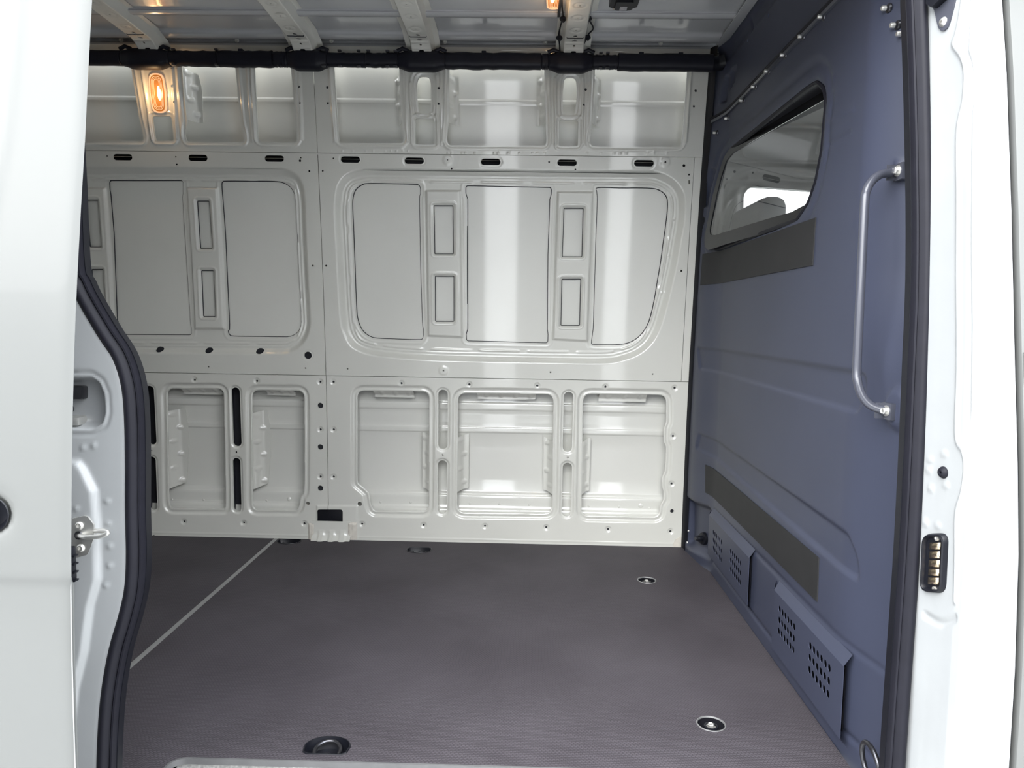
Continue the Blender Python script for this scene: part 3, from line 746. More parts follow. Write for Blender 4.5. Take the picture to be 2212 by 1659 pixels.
# ================================================================== roof
ceil_ = empty('ceiling', (0, 2.0, 1.87), 'glossy grey steel roof skin with long pressed ridges', 'ceiling', kind='structure')
ctrl = [(2.727, 1.857), (2.735, 1.868), (2.752, 1.876), (2.752, 1.884), (2.700, 1.879), (2.692, 1.868), (2.668, 1.863), (2.640, 1.866), (2.625, 1.874), (2.600, 1.876), (2.505, 1.874), (2.490, 1.867), (2.470, 1.864), (2.452, 1.868), (2.440, 1.876), (2.30, 1.880), (1.9, 1.886), (1.6, 1.884), (1.38, 1.874), (1.36, 1.86)]
extrude_x('roof_skin', smoothpath([(a, b) for a, b in ctrl], 6), UL0, 0.69, M['roof'], ceil_, nx=30, sharp=75)
boxo('edge_flange', (0.640, 1.37, 1.862), (0.672, 2.735, 1.866), M['roof'], ceil_, 0.001)
boxo('header_rail', (UL0, 1.30, 1.70), (0.70, 1.37, 1.875), M['grey'], ceil_, 0.01)
for x0, y0_ in [(512, 87), (716, 88), (961, 90), (1178, 91), (1427, 93), (262, 86)]:
    P = on_y((x0, y0_), 2.742)
    lathe('rail_clip', [(0.0001, .010), (.004, .010), (.005, .004), (.008, .002), (.008, 0)], P, (0, -1, -0.3), M['grey'], ceil_, n=10)
for xa, xb in [(480, 520), (555, 640)]: pass

def bow_z(y):
    y = np.asarray(y, float)
    return 1.842 - 0.004 * S((y - 2.3) / 0.3) - 0.052 * np.clip((y - 2.60) / 0.10, 0, 1.1) ** 1.6
bow_labels = ['leftmost grey roof crossbeam with punched holes, above the lit lamp', 'second grey roof crossbeam from the left with punched holes',
              'third grey roof crossbeam from the left, pinkish side catching light', 'grey roof crossbeam between the two black cables, beside the ceiling lamp']
bows = []
for (px, py), lab in zip([(327, 112), (659, 112), (913, 112), (1238, 114)], bow_labels):
    u = on_y((px, py), 2.68)[0]
    root = empty('roof_bow', (u, 2.68, 1.82), lab, 'roof beam', 'crossbeams under the roof')
    hw = 0.031
    sh = Sheet(1.36, 2.70, -hw, hw, 0.004)
    for y_, w_, l_ in [(2.655, .016, .006), (2.63, .007, .005), (2.605, .016, .006), (2.565, .012, .010), (2.588, .005, .005), (2.515, .005, .004), (2.42, .005, .004), (2.33, .005, .004), (2.22, .008, .006), (2.0, .008, .006), (1.7, .008, .006)]:
        sh.hole(np.array([(y_ + l_ * math.cos(t), w_ * .6 * math.sin(t)) for t in np.linspace(0, 2 * PI, 14)[:-1]]))
    for y_ in (2.515, 2.42, 2.33): sh.bead(ell((y_, 0), 0.018), -0.002, 0, 0.005)
    for y_ in (2.645, 2.617, 2.58): sh.line([(y_, -hw), (y_, hw)], 0.0025, 0.005)
    sh.build('beam_face', M['grey'], root, lambda y, v, h, u=u: np.stack([u + v, y, bow_z(y) + h], 1), flange=0.003)
    ys = np.linspace(1.36, 2.70, 60)
    for sg in (-1, 1):
        V = []; F = []
        for y_ in ys:
            zb_ = float(bow_z(y_)); dz = min(0.034, max(0.012, 1.876 - zb_))
            fw = 0.018
            V += [(u + sg * hw, y_, zb_), (u + sg * (hw + 0.003), y_, zb_ + 0.002), (u + sg * (hw + 0.012), y_ + (0.02 if y_ > 2.65 else 0), zb_ + dz), (u + sg * (hw + 0.012 + fw), y_ + (0.025 if y_ > 2.65 else 0), zb_ + dz + 0.001)]
        for i in range(len(ys) - 1):
            for k in range(3): F.append((i * 4 + k, i * 4 + k + 1, (i + 1) * 4 + k + 1, (i + 1) * 4 + k))
        obj('beam_side', V, F, M['grey'], root)
    # lap joint where the end piece overlaps
    V, F = sweep([(u - hw - 0.006, 2.45, 1.868), (u - hw - 0.003, 2.55, 1.850), (u - hw + 0.004, 2.575, 1.8365), (u + hw - 0.004, 2.575, 1.8365), (u + hw + 0.003, 2.55, 1.850), (u + hw + 0.006, 2.45, 1.868)], circ(0.0016, 6))
    obj('lap_edge', V, F, M['shade_joint'], root)
    bows.append(u)

# ================================================================== partition towards the cab
part = empty('wall_right', (0.674, 2.0, 0), 'slate blue steel bulkhead with a window and pressed panels', 'wall', kind='structure')
ps = Sheet(1.22, 2.93, -0.03, 1.610, 0.005)
win_px = [(1738, 190), (1759, 177), (1774, 190), (1779, 217), (1770, 325), (1757, 392), (1740, 440), (1715, 476), (1661, 496), (1580, 527), (1544, 540), (1531, 530), (1529, 512), (1542, 421), (1552, 385), (1564, 342), (1577, 320), (1595, 306)]
win = fillet(PP(win_px), 0.05)
ps.step(fillet(win + (win - win.mean(0)) / np.linalg.norm(win - win.mean(0), axis=1)[:, None] * 0.020, 0.01), 0.010, 0.016)
ps.bead(win, -0.004, 0.045, 0.02)
ps.hole(win)
# pressed fields (their upper edges face down, lower edges face up)
ps.step(fillet(PP([(1504, 747), (1876, 801), (1868, 870), (1850, 897), (1510, 800)]), [0.02, 0.03, 0.06, 0.03, 0.02]), 0.007, 0.012)
ps.step(fillet(PP([(1509, 933), (1832, 1148), (1852, 1200), (1860, 1264), (1500, 970)]), [0.02, 0.05, 0.05, 0.02, 0.02]), 0.007, 0.012)
for q in ([(1532, 362), (1547, 360), (1526, 448), (1516, 452)], [(1511, 470), (1524, 464), (1508, 548), (1497, 553)]):
    ps.step(fillet(PP(q), 0.02), 0.012, 0.012)
ps.step(fillet(PP([(1482, 1068), (1500, 1080), (1534, 1092), (1538, 1110), (1536, 1215), (1480, 1180)]), 0.03), 0.030, 0.03)
ps.step(ell(pp((1945, 882)), 0.045, 0.05), -0.014, 0.022)
ps.step(fillet(PP([(1930, 335), (1965, 345), (1965, 388), (1930, 392)]), 0.01), -0.010, 0.014)
ps.line(smoothpath(PP([(1801, 168), (1791, 262), (1843, 238)]), 4), 0.0025, 0.012)
ps.line(PP([(1789, 312), (1836, 285)]), -0.003, 0.008)
ps.line(PP([(1783, 322), (1772, 400)]), 0.0025, 0.012)
ps.line([(1.3, 0.232), (2.6, 0.232)], -0.003, 0.012)
ps.line([(1.3, 0.045), (2.6, 0.045)], -0.004, 0.012)
ps.line(smoothpath(PP([(1700, 520), (1840, 480)]), 3), 0.001, 0.03)
def trim_part(z0, z1):
    zs = np.linspace(z0, z1, 24)
    return np.array([(float(YN(z)) + 0.004, z) for z in zs] + [(float(YW(z)) - 0.002, z) for z in zs[::-1]])
ps.build('bulkhead_panel', M['blue'], part, part3d, flange=0.004, outside=trim_part(-0.03, 1.610))
pu = Sheet(1.30, 2.86, 1.616, 1.884, 0.006)
pu.step(fillet(PP([(1566, 165), (1577, 160), (1570, 222), (1551, 226)]), 0.01), 0.02, 0.01)
pu.step(fillet(PP([(1577, 150), (1592, 140), (1590, 172), (1575, 198)]), 0.01), 0.012, 0.01)
pu.step(np.array([(1.30, 1.795), (2.80, 1.785), (2.80, 1.86), (1.30, 1.86)]), 0.008, 0.02)
for a in ((1615, 88), (1660, 33)): pu.hole(ell(pp(a), 0.006))
pu.hole(ell(pp((1571, 190)), 0.008))
for py_ in (1.9, 2.15, 2.4): pu.line([(py_, 1.80), (py_ + 0.03, 1.85)], -0.006, 0.010)
pu.build('upper_panel', M['blue'], part, part3d, flange=0.01, outside=trim_part(1.616, 1.884))
path = [(float(XP(y, 1.613)) - 0.003, y, 1.613) for y in np.linspace(1.36, 2.775, 30)]
V, F = sweep(path, [(-0.004, -0.005), (0.004, -0.005), (0.004, 0.0042), (-0.004, 0.0042)]); obj('lap_rail', V, F, M['bar'], part)
V, F = sweep([(p[0] - 0.001, p[1], p[2] + 0.010) for p in path], circ(0.0055, 8)); obj('rubber_lip', V, F, M['rubber'], part)
for k, c in enumerate([(1549, 287), (1574, 256), (1607, 217), (1633, 187), (1662, 154), (1697, 119), (1736, 79), (1780, 36), (1920, 18), (1939, 55), (1953, 73)]):
    y, z = pp(c); x = float(XP(y, z))
    sd_ = lathe('stud', [(.0042, .006), (.0032, .005), (.0032, .003), (.0085, .0025), (.0095, 0), (.0095, -.002)], (x, y, z), (-1, 0, 0), M['darksteel'], part, n=14)
    lathe('stud_tip', [(0.0001, .015), (.0042, .0145), (.0052, .012), (.0052, .006)], (x, y, z), (-1, 0, 0), M['steel'], sd_, n=14)
for c in [(1484.5, 994), (1487, 1145), (1484, 1170), (1487, 888), (1492, 775), (1508, 395)]:
    y, z = pp(c); lathe('stud', [(0.0001, .004), (.003, .0038), (.0045, .002), (.005, 0)], (float(XP(y, z)) - .001, y - .012, z), (-1, 0, 0), M['steel'], part, n=10)
# flange folded against the far wall
V = []; F = []
for z in np.linspace(-0.02, 1.86, 30):
    yw = float(YW(z)); V += [(0.626, yw - 0.004, z), (0.630, yw - 0.012, z), (0.634, yw - 0.020, z), (0.645, yw - 0.030, z)]
for i in range(29):
    for k in range(3): F.append((i * 4 + k, i * 4 + k + 1, i * 4 + 5 + k, i * 4 + 4 + k))
obj('corner_flange', V, F, M['plastic'], part)
M['void'] = mat('matt_black', (0.004, 0.004, 0.006), 0.9, spec=0.1, var=0.1)
# perforated vent covers welded on at floor level
def vent(px_box, groups, lab):
    q = np.array([on_x(p, 0.660)[1:] for p in px_box]); ya, yb = q[:, 0].min(), q[:, 0].max(); z0, z1 = q[:, 1].min(), q[:, 1].max()
    holes = []
    for tl, tr, bl, br in groups:
        T = [np.array(on_x(p, 0.660)[1:]) for p in (tl, tr, bl, br)]
        for j in range(3):
            for i in range(6):
                a = T[0] * (1 - i / 5) + T[1] * i / 5; b = T[2] * (1 - i / 5) + T[3] * i / 5
                holes.append(ell(a * (1 - j / 2) + b * j / 2, 0.0082, 0.0088, n=12))
    root = tess('vent_cover', [(ya, z0), (yb, z0), (yb, z1), (ya, z1)], holes, lambda y, z: (0.660, y, z), M['blue'], part, thick=(0.0015, 0, 0))
    root['label'] = lab
    bm = bmesh.new()
    A = [(0.660, ya, z1), (0.660, yb, z1), (0.676, yb + 0.004, z1 + 0.026), (0.676, ya - 0.002, z1 + 0.026)]
    B = [(0.660, ya, z0), (0.676, ya - 0.006, z0 - 0.020), (0.676, yb + 0.01, z0 - 0.020), (0.660, yb, z0)]
    D = [(0.660, yb, z0), (0.676, yb + 0.01, z0 - 0.020), (0.676, yb + 0.03, z1 + 0.02), (0.660, yb, z1)]
    for f in (A, B, D): bm.faces.new([bm.verts.new(p) for p in f])
    bobj('bent_edge', bm, M['blue'], root, smooth=False)
    bm = bmesh.new(); box(bm, (0.668, ya + 0.01, z0 + 0.01), (0.671, yb - 0.01, z1 - 0.005)); bobj('hole_shade_sheet', bm, M['void'], root, smooth=False)  # black sheet behind the perforations, their shade put into its colour
    return root
vent([(1532, 1112), (1618, 1212), (1608, 1300), (1532, 1190)], [((1541, 1150), (1558, 1171), (1541, 1184), (1557, 1209)), ((1578, 1191), (1599, 1217), (1578, 1230), (1598, 1258))], 'far perforated vent cover on the bulkhead')
vent([(1672, 1274), (1820, 1440), (1815, 1568), (1668, 1400)], [((1684, 1316), (1715, 1354), (1682, 1363), (1713, 1403)), ((1750, 1395), (1791, 1443), (1748, 1447), (1788, 1499))], 'near perforated vent cover on the bulkhead')

# ---- window in the partition
wn = empty('window_1', (0.66, 2.2, 1.3), 'slanted bulkhead window with dark rubber edge looking into the cab', 'window', kind='structure')
wy, wz = win[:, 0], win[:, 1]; wx = XP(wy, wz)
V, F = sweep(np.stack([wx + 0.009, wy, wz], 1), circ(0.0075, 8, 0.007), closed=True)
obj('rubber_gasket', V, F, M['rubber'], wn)
cen = win.mean(0); inner = fillet(PP([(1735, 213), (1752, 218), (1756, 240), (1742, 330), (1735, 400), (1722, 436), (1690, 458), (1652, 472), (1560, 508), (1546, 507), (1542, 495), (1553, 425), (1561, 385), (1571, 348), (1582, 330), (1600, 316)]), 0.04)
def GX(y, z): return 0.690 - 0.085 * (y - 2.25) + 0.0875 * (z - 1.3)      # the pane leans: deeper at its near, upper corner
def plane_x(y, z): return (GX(y, z) - 0.0025, y, z)
tess('glass_border', win + (win - cen) / np.linalg.norm(win - cen, axis=1)[:, None] * 0.004, [inner], plane_x, M['frit'], wn, thick=(0.002, 0, 0))
tess('pane', win + (win - cen) / np.linalg.norm(win - cen, axis=1)[:, None] * 0.003, [], lambda y, z: (GX(y, z), y, z), M['glass'], wn)
V = []; F = []; nw = len(win)
for k in range(nw): V += [(float(XP(wy[k], wz[k])) + 0.012, wy[k], wz[k]), (GX(wy[k], wz[k]) + 0.004, wy[k], wz[k])]
for k in range(nw): F.append((2 * k, 2 * k + 1, 2 * ((k + 1) % nw) + 1, 2 * ((k + 1) % nw)))
obj('window_reveal', V, F, M['rubber'], wn)

# ---- grip strips stuck on the partition
def patch(name, px, thick, m, label):
    q = PP(px); n, k = 40, 6; V = []; F = []
    for lay in (0, 1):
        for i in range(n + 1):
            for j in range(k + 1):
                s, t = i / n, j / k
                p = (q[0] * (1 - s) + q[1] * s) * (1 - t) + (q[3] * (1 - s) + q[2] * s) * t
                V.append((float(XP(p[0], p[1])) - (thick if lay else -0.001), p[0], p[1]))
    N = (n + 1) * (k + 1); ix = lambda i, j: i * (k + 1) + j
    for i in range(n):
        for j in range(k): F.append((N + ix(i, j), N + ix(i + 1, j), N + ix(i + 1, j + 1), N + ix(i, j + 1)))
    ring = [ix(i, 0) for i in range(n + 1)] + [ix(n, j) for j in range(1, k + 1)] + [ix(i, k) for i in range(n - 1, -1, -1)] + [ix(0, j) for j in range(k - 1, 0, -1)]
    for a in range(len(ring)):
        b = (a + 1) % len(ring); F.append((ring[a], ring[b], N + ring[b], N + ring[a]))
    bm = bmesh.new(); vs = [bm.verts.new(v) for v in V]
    for f in F: bm.faces.new([vs[i] for i in f])
    return tag(bobj(name, bm, m), label, 'grip strip', 'black strips on the bulkhead')
patch('grip_strip', [(1519, 549), (1764, 470), (1757, 573), (1514, 616)], 0.003, M['strip'], 'upper black grip strip stuck on the blue bulkhead just under its window')
patch('grip_strip', [(1525, 1004), (1770, 1205), (1767, 1300), (1525, 1064)], 0.003, M['strip'], 'lower black grip strip on the blue bulkhead above the perforated vents')

# ---- grab handle
Pm1 = pp((1955, 372)); Pm2 = pp((1935, 888))
X1 = float(XP(*Pm1)); X2 = float(XP(*Pm2))
gh = empty('grab_handle', (X2, Pm2[0], Pm2[1]), 'long grey tubular grab handle bolted upright on the bulkhead by the door', 'grab handle')
Dh = (Pm1[0] + Pm2[0]) / 2
hp = [np.array([X1 - 0.022, Pm1[0], Pm1[1] + 0.002])]
for i, p in enumerate([(1922, 373), (1900, 378), (1882, 393), (1871, 415), (1867, 450), (1859, 620), (1851, 790), (1852, 822), (1861, 852), (1876, 872), (1895, 882), (1914, 886)]):
    t = i / 11.0
    hp.append(on_y(p, Pm1[0] * (1 - t) + Pm2[0] * t))
hp.append(np.array([X2 - 0.026, Pm2[0], Pm2[1]]))
tube('bar', smoothpath(hp, 6), 0.0082, M['bar'], gh, n=16)
for (y, z), xx in ((Pm1, X1 - 0.010), (Pm2, X2 - 0.014)):
    f_ = boxo('foot', (xx - 0.006, y - 0.020, z - 0.016), (xx + 0.006, y + 0.014, z + 0.016), M['bar'], gh, 0.002)
    boxo('foot_tab', (xx - 0.022, y + 0.004, z - 0.015), (xx - 0.004, y + 0.008, z + 0.015), M['bar'], gh, 0.001)
    bolt('bolt', (xx - 0.006, y - 0.006, z + 0.001), (-1, -0.25, 0), 0.0068, 0.010, M['steel'], gh)

# ---- ring and plug low on the partition
yk, zk = pp((1506, 1163)); xk = float(XP(yk, zk)) + 0.026
pl = empty('corner_plug', (xk, yk, zk), 'black round plug with metal pin low in the bulkhead corner', 'plug')
lathe('plug_body', [(0.0001, .030), (.010, .030), (.012, .026), (.012, .012), (.022, .010), (.024, .004), (.024, -.002)], (xk, yk, zk), (-1, -0.4, 0.1), M['plastic'], pl, n=20)
lathe('pin', [(0.0001, .040), (.006, .040), (.0075, .037), (.0075, .028)], (xk, yk, zk), (-1, -0.4, 0.1), M['darksteel'], pl, n=14)
Pr = on_x((1882, 1652), 0.652)
rg = empty('lashing_ring', tuple(Pr), 'dark steel lashing ring hanging on the bulkhead near the door sill', 'lashing ring')
tube('ring', [(Pr[0] - 0.010 * math.sin(t) * 0.5, Pr[1] + 0.037 * math.cos(t), Pr[2] + 0.038 * math.sin(t)) for t in np.linspace(0, 2 * PI, 41)[:-1]], 0.0048, M['darksteel'], rg, n=12, closed=True)
boxo('bracket', (Pr[0] - 0.008, Pr[1] - 0.052, Pr[2] - 0.028), (Pr[0] + 0.015, Pr[1] - 0.024, Pr[2] - 0.004), M['plastic'], rg, 0.005)
lathe('bracket_screw', [(0.0001, .004), (.004, .0038), (.006, .002), (.0065, 0)], (Pr[0] - .008, Pr[1] - .040, Pr[2] - .014), (-1, 0, 0), M['darksteel'], rg, n=12)

# ================================================================== cab seen through the window
cab = empty('wall_cab', (1.2, 2.8, 0.9), 'grey inner side of the cab with the far door window', 'wall', kind='structure')
opening = fillet(WP([(1606, 450), (1607, 418), (1622, 403), (1660, 405), (1735, 411), (1990, 430), (2060, 600), (1606, 580)]), [0.02, 0.05, 0.03, 0.02, 0.02, 0.12, 0.1, 0.05])
cs = Sheet(0.650, 2.0, 0.15, 1.86, 0.006)
cs.bead(opening, 0.008, 0.03, 0.025); cs.bead(opening, -0.004, 0.075, 0.015)
cs.hole(opening)
cs.line([(0.7, wp((1600, 352))[1]), (2.0, wp((1600, 352))[1] + 0.0)], 0.010, 0.012)
cs.line([(0.7, wp((1600, 398))[1] + 0.012), (2.0, wp((1600, 398))[1] + 0.012)], 0.006, 0.012)
cs.line([(0.7, wp((1640, 275))[1]), (2.0, wp((1640, 275))[1])], 0.016, 0.016)
cs.build('side_panel', M['cab'], cab, wall3d, flange=0.03)
tess('side_glass', opening, [], lambda u, z: (u, float(YW(z)) + 0.028, z), M['glass'], cab)
bm = bmesh.new()
box(bm, (0.70, 1.15, 1.83), (1.55, 2.80, 1.86)); tag(bobj('ceiling_cab', bm, M['cab']), 'dark roof lining of the cab', 'ceiling', kind='structure')
bm = bmesh.new(); box(bm, (0.70, 1.15, 0.10), (2.2, 2.95, 0.16)); tag(bobj('floor_cab', bm, M['seat']), 'dark floor of the cab', 'floor', kind='structure')
bm = bmesh.new(); box(bm, (1.95, 1.15, 0.16), (2.05, 2.90, 0.85)); tag(bobj('dashboard', bm, M['seat']), 'dark dashboard at the front of the cab', 'dashboard')
bm = bmesh.new(); box(bm, (0.76, 1.145, -0.3), (2.0, 1.17, 0.86)); tag(bobj('trim_1', bm, M['white']), 'white lower half of the near cab door', 'door', kind='structure')
seat = empty('cab_seat', (0.82, 2.45, 0.3), 'dark grey cab seat with rounded headrest seen through the bulkhead window', 'seat')
def cushion(name, lo, hi, bev, parent):
    bm = bmesh.new(); box(bm, lo, hi, bev, 5); return bobj(name, bm, M['seat'], parent)
hA = on_x((1604, 455), 0.78); hB = on_x((1674, 455), 0.78); hT = on_x((1643, 437), 0.78)
cushion('headrest', (0.735, hB[1], hT[2] - 0.17), (0.825, hA[1] + 0.01, hT[2]), 0.044, seat)
cushion('backrest', (0.73, hB[1] - 0.10, 0.55), (0.86, hA[1] + 0.005, hT[2] - 0.13), 0.045, seat)
cushion('seat_base', (0.76, hB[1] - 0.10, 0.38), (1.26, hA[1] + 0.005, 0.54), 0.045, seat)
for s in (-0.04, 0.04): tube('headrest_post', [(0.78, (hA[1] + hB[1]) / 2 + s, hT[2] - 0.20), (0.78, (hA[1] + hB[1]) / 2 + s, hT[2] - 0.10)], 0.006, M['steel'], seat)

# ================================================================== black duct along the cant rail
def wpt(p, y): return on_y(p, y)
dz_ = lambda px: on_y((px, 134.5 + (px - 750) * 0.0085), 2.675)[2]
duct = empty('cable_duct', (-0.4, 2.675, 1.79), 'thick black cable duct running along the top of the far wall', 'cable duct')
def xlathe(name, prof, m, zoff=0.0):
    V = []; F = []; n = 20
    for x, r_, dz in prof:
        zc = 1.7945 + dz + zoff; 
        for k in range(n):
            t = 2 * PI * k / n; ct, st = math.cos(t), math.sin(t)
            e = 0.75                                           # slightly squared section
            V.append((x, 2.680 + r_ * 0.9 * np.sign(ct) * abs(ct) ** e, zc + r_ * np.sign(st) * abs(st) ** e))
    for i in range(len(prof) - 1):
        for k in range(n): F.append((i * n + k, i * n + (k + 1) % n, (i + 1) * n + (k + 1) % n, (i + 1) * n + k))
    F.append(tuple(range(n))[::-1]); F.append(tuple((len(prof) - 1) * n + k for k in range(n)))
    return obj(name, V, F, m, duct, sharp=40)
ux = lambda px: float(on_y((px, 135), 2.67)[0])
rr = 0.0255
segs = [(-60, 262), (366, 470), (470, 590), (590, 622), (706, 790), (790, 860), (962, 1170), (1170, 1186), (1280, 1335), (1335, 1542)]
for a, b in segs:
    xa, xb = ux(a), ux(b) - 0.0015
    r0 = {470: 0.0268, 962: 0.0272, 1335: 0.0285, 706: 0.0235, 790: 0.0238, 1280: 0.0235}.get(a, rr)
    n = 14; jit = random.Random(a)
    xlathe('duct_segment', [(xa, r0 * 0.9, 0)] + [(xa + 0.002 + (xb - xa - 0.004) * k / n, r0 * (1 + 0.02 * jit.uniform(-1, 1)), 0.0012 * jit.uniform(-1, 1)) for k in range(n + 1)] + [(xb, r0 * 0.9, 0)], M['duct'])
xlathe('duct_core', [(ux(-60), 0.0225, 0), (ux(1540), 0.0225, 0)], M['duct'])
for a, b in [(262, 366), (622, 706), (860, 962), (1186, 1280)]:
    xa, xb = ux(a), ux(b); L = xb - xa
    xlathe('duct_sleeve', [(xa, 0.024, 0)] + [(xa + L * t, 0.0255 + 0.0095 * S(min(t, 1 - t) / 0.26), -0.001 - 0.0015 * S(min(t, 1 - t) / 0.2)) for t in np.linspace(0.01, 0.99, 24)] + [(xb, 0.024, 0)], M['duct'])
    for t in (0.1, 0.5, 0.9):
        tube('tape_lump', [(xa + L * t - 0.02, 2.668, 1.822), (xa + L * t, 2.664, 1.830), (xa + L * t + 0.02, 2.668, 1.822)], 0.007, M['duct'], duct)
for a in (378, 470, 735, 776, 797, 838, 855, 1297, 1312, 700):
    for zt in (1.8195, 1.768):
        boxo('duct_clip', (ux(a) - 0.006, 2.655, zt - 0.003), (ux(a) + 0.006, 2.668, zt + 0.003), M['darksteel'], duct, 0.001)
for a in (520, 1045, 1250, 1385, 1470):
    boxo('duct_clip', (ux(a) - 0.008, 2.665, 1.816), (ux(a) + 0.008, 2.70, 1.826), M['duct'], duct, 0.002)
# end where it turns through the bulkhead
tube('duct_elbow', smoothpath([(ux(1540) - 0.005, 2.68, 1.7945), (ux(1540) + 0.02, 2.685, 1.795), (ux(1540) + 0.045, 2.68, 1.80)], 4), 0.025, M['plastic'], duct)

# ---- thin cables down the fourth crossbeam
def cable(px, zs, label, clips):
    pts = []
    for p, z in zip(px, zs): pts.append(on_z(p, z))
    t = empty('cable', tuple(pts[len(pts) // 2]), label, 'cable', 'cables beside the crossbeam')
    tube('wire', smoothpath(pts, 6), 0.0026, M['plastic'], t, n=8)
    for c, z in clips:
        P = on_z(c, z)
        lathe('cable_clip', [(0.0001, .012), (.005, .012), (.006, .006), (.011, .004), (.011, 0)], P + np.array([0, 0, -0.004]), (0.1, -0.3, -1), M['plastic'], t, n=10)
    return t
cable([(1213, -40), (1214, 10), (1216, 36), (1211, 55), (1207, 76), (1209, 100), (1209, 120)], [1.862, 1.861, 1.860, 1.858, 1.853, 1.833, 1.812], 'thin black cable clipped along the left side of the fourth crossbeam', [((1216, 37), 1.861), ((1208, 78), 1.853)])
cable([(1270, -40), (1268, 10), (1267, 33), (1274, 46), (1281.5, 61), (1273, 72), (1268, 80), (1259, 100), (1248, 122)], [1.862, 1.861, 1.860, 1.860, 1.859, 1.856, 1.852, 1.834, 1.812], 'thin kinked black cable clipped along the right side of the fourth crossbeam', [((1271, 36), 1.861), ((1269, 77), 1.853)])

# ---- sensor box on the roof
sp = on_z((1347, 4), 1.868); sx, sy = sp[0], sp[1]
sn = empty('roof_sensor', (sx, sy, 1.874), 'black round-shouldered sensor box with pale label on the roof skin', 'sensor')
q = fillet(np.array([(-0.044, -0.05), (0.044, -0.05), (0.044, 0.012), (0.032, 0.020), (0.030, 0.030), (0.016, 0.038), (-0.016, 0.038), (-0.030, 0.030), (-0.032, 0.020), (-0.044, 0.012)]), 0.006)
tess('housing', q * [0.98, 1], [], lambda x, y: (sx + x, sy + y, 1.857), M['plastic'], sn, thick=(0, 0, 0.022))
tess('housing_cap', fillet(np.array([(-0.026, -0.04), (0.026, -0.04), (0.026, 0.018), (-0.026, 0.018)]), 0.006), [], lambda x, y: (sx + x, sy + y, 1.850), M['plastic'], sn, thick=(0, 0, 0.008))
boxo('label_plate', (sx - 0.011, sy - 0.010, 1.8485), (sx + 0.011, sy + 0.016, 1.850), M['label'], sn, 0.0005)
for s in (-1, 1): lathe('screw', [(0.0001, .003), (.002, .003), (.0028, .001), (.003, 0)], (sx + s * 0.026, sy + 0.023, 1.857), (0, 0, -1), M['steel'], sn, n=10)

# ---- lamps
def lamp(root, c, ex, ey, n, w, h, glow):
    """oval lamp: ex, ey span its face, n points out of it"""
    ex, ey, n, c = map(lambda a: np.array(a, float), (ex, ey, n, c))
    o = fillet(np.array([(-w * .42, h / 2), (w * .42, h / 2), (w * .5, 0), (w * .42, -h / 2), (-w * .42, -h / 2), (-w * .5, 0)]), [w * .4, w * .4, w * 1.2, w * .4, w * .4, w * 1.2], 8)
    def ringp(s, hh): return [c + ex * p[0] * (1 - s * 2 / w) + ey * p[1] * (1 - s * 2 / h) + n * hh for p in o]
    def loft(name, rings, m, cap=True):
        bm = bmesh.new(); rs = [[bm.verts.new(p) for p in r_] for r_ in rings]
        for a, b in zip(rs[:-1], rs[1:]):
            for k in range(len(a)): bm.faces.new((a[k], a[(k + 1) % len(a)], b[(k + 1) % len(a)], b[k]))
        if cap: bm.faces.new(rs[-1])
        return bobj(name, bm, m, root)
    loft('bezel', [ringp(-0.001, 0.0), ringp(-0.001, 0.006), ringp(0.003, 0.008), ringp(0.004, 0.004)], M['lensring'], False)
    loft('lens', [ringp(0.0035, 0.004), ringp(0.006, 0.006), ringp(0.012, 0.007)], M['lens'])
    for s in (0.010, 0.0145, 0.019):
        loft('lens_ridge', [ringp(s - .0008, 0.0068), ringp(s - .0004, 0.0086), ringp(s + .0004, 0.0086), ringp(s + .0008, 0.0068)], M['lensring'], False)
    bc = c + ex * w * 0.10 + n * 0.0065
    V = []; F = []
    for i in range(7):
        for k in range(14):
            ph = PI / 2 * i / 6; t = 2 * PI * k / 14
            V.append(bc + ex * 0.0065 * math.cos(ph) * math.cos(t) + ey * 0.026 * math.cos(ph) * math.sin(t) + n * 0.004 * math.sin(ph))
    for i in range(6):
        for k in range(14): F.append((i * 14 + k, i * 14 + (k + 1) % 14, (i + 1) * 14 + (k + 1) % 14, (i + 1) * 14 + k))
    obj('bulb', V, F, M['bulb'], root)
    L = bpy.data.lights.new('lamp_glow', 'POINT'); L.energy = glow; L.color = (1.0, 0.62, 0.30); L.shadow_soft_size = 0.012
    lo = bpy.data.objects.new('lamp_glow', L); COL.objects.link(lo); lo.location = c + n * 0.05; lo.parent = root
    lo.matrix_parent_inverse = Matrix.Translation(-Vector(root.location))
lq = WP([(322, 160), (351, 160), (362, 243), (334, 243)])
lc = lq.mean(0); lw = 0.060; lh = lq[:, 1].max() - lq[:, 1].min() + 0.004
lroot = empty('wall_lamp', (lc[0], float(YW(lc[1])), lc[1]), 'lit oval amber load bay lamp on the far wall pillar', 'lamp', 'oval lamps in the load bay')
slope = 2 * 0.0518 * lc[1]; ey = np.array([0, -slope, 1.0]); ey /= np.linalg.norm(ey)
exx = (lq[1] + lq[2] - lq[0] - lq[3]) / 2
lamp(lroot, (lc[0], float(YW(lc[1])) - 0.001, lc[1]), (1, 0, 0), ey, (0, -ey[2], ey[1]), lw, lh, 0.10)
lp = on_z((1194, 17), 1.866)
lroot2 = empty('ceiling_lamp', (lp[0], lp[1] - 0.075, 1.872), 'lit amber ceiling lamp beside the fourth crossbeam at the top edge', 'lamp', 'oval lamps in the load bay')
lamp(lroot2, (lp[0] + 0.002, lp[1] - 0.075, 1.868), (-1, 0, 0), (0, 1, 0), (0, 0, -1), 0.046, 0.15, 0.05)
V, F = sweep([on_z((1215, -60), 1.852), on_z((1211, 0), 1.856), on_z((1206.5, 33), 1.860)], [(-0.004, -0.006), (0.004, -0.006), (0.004, 0.006), (-0.004, 0.006)])
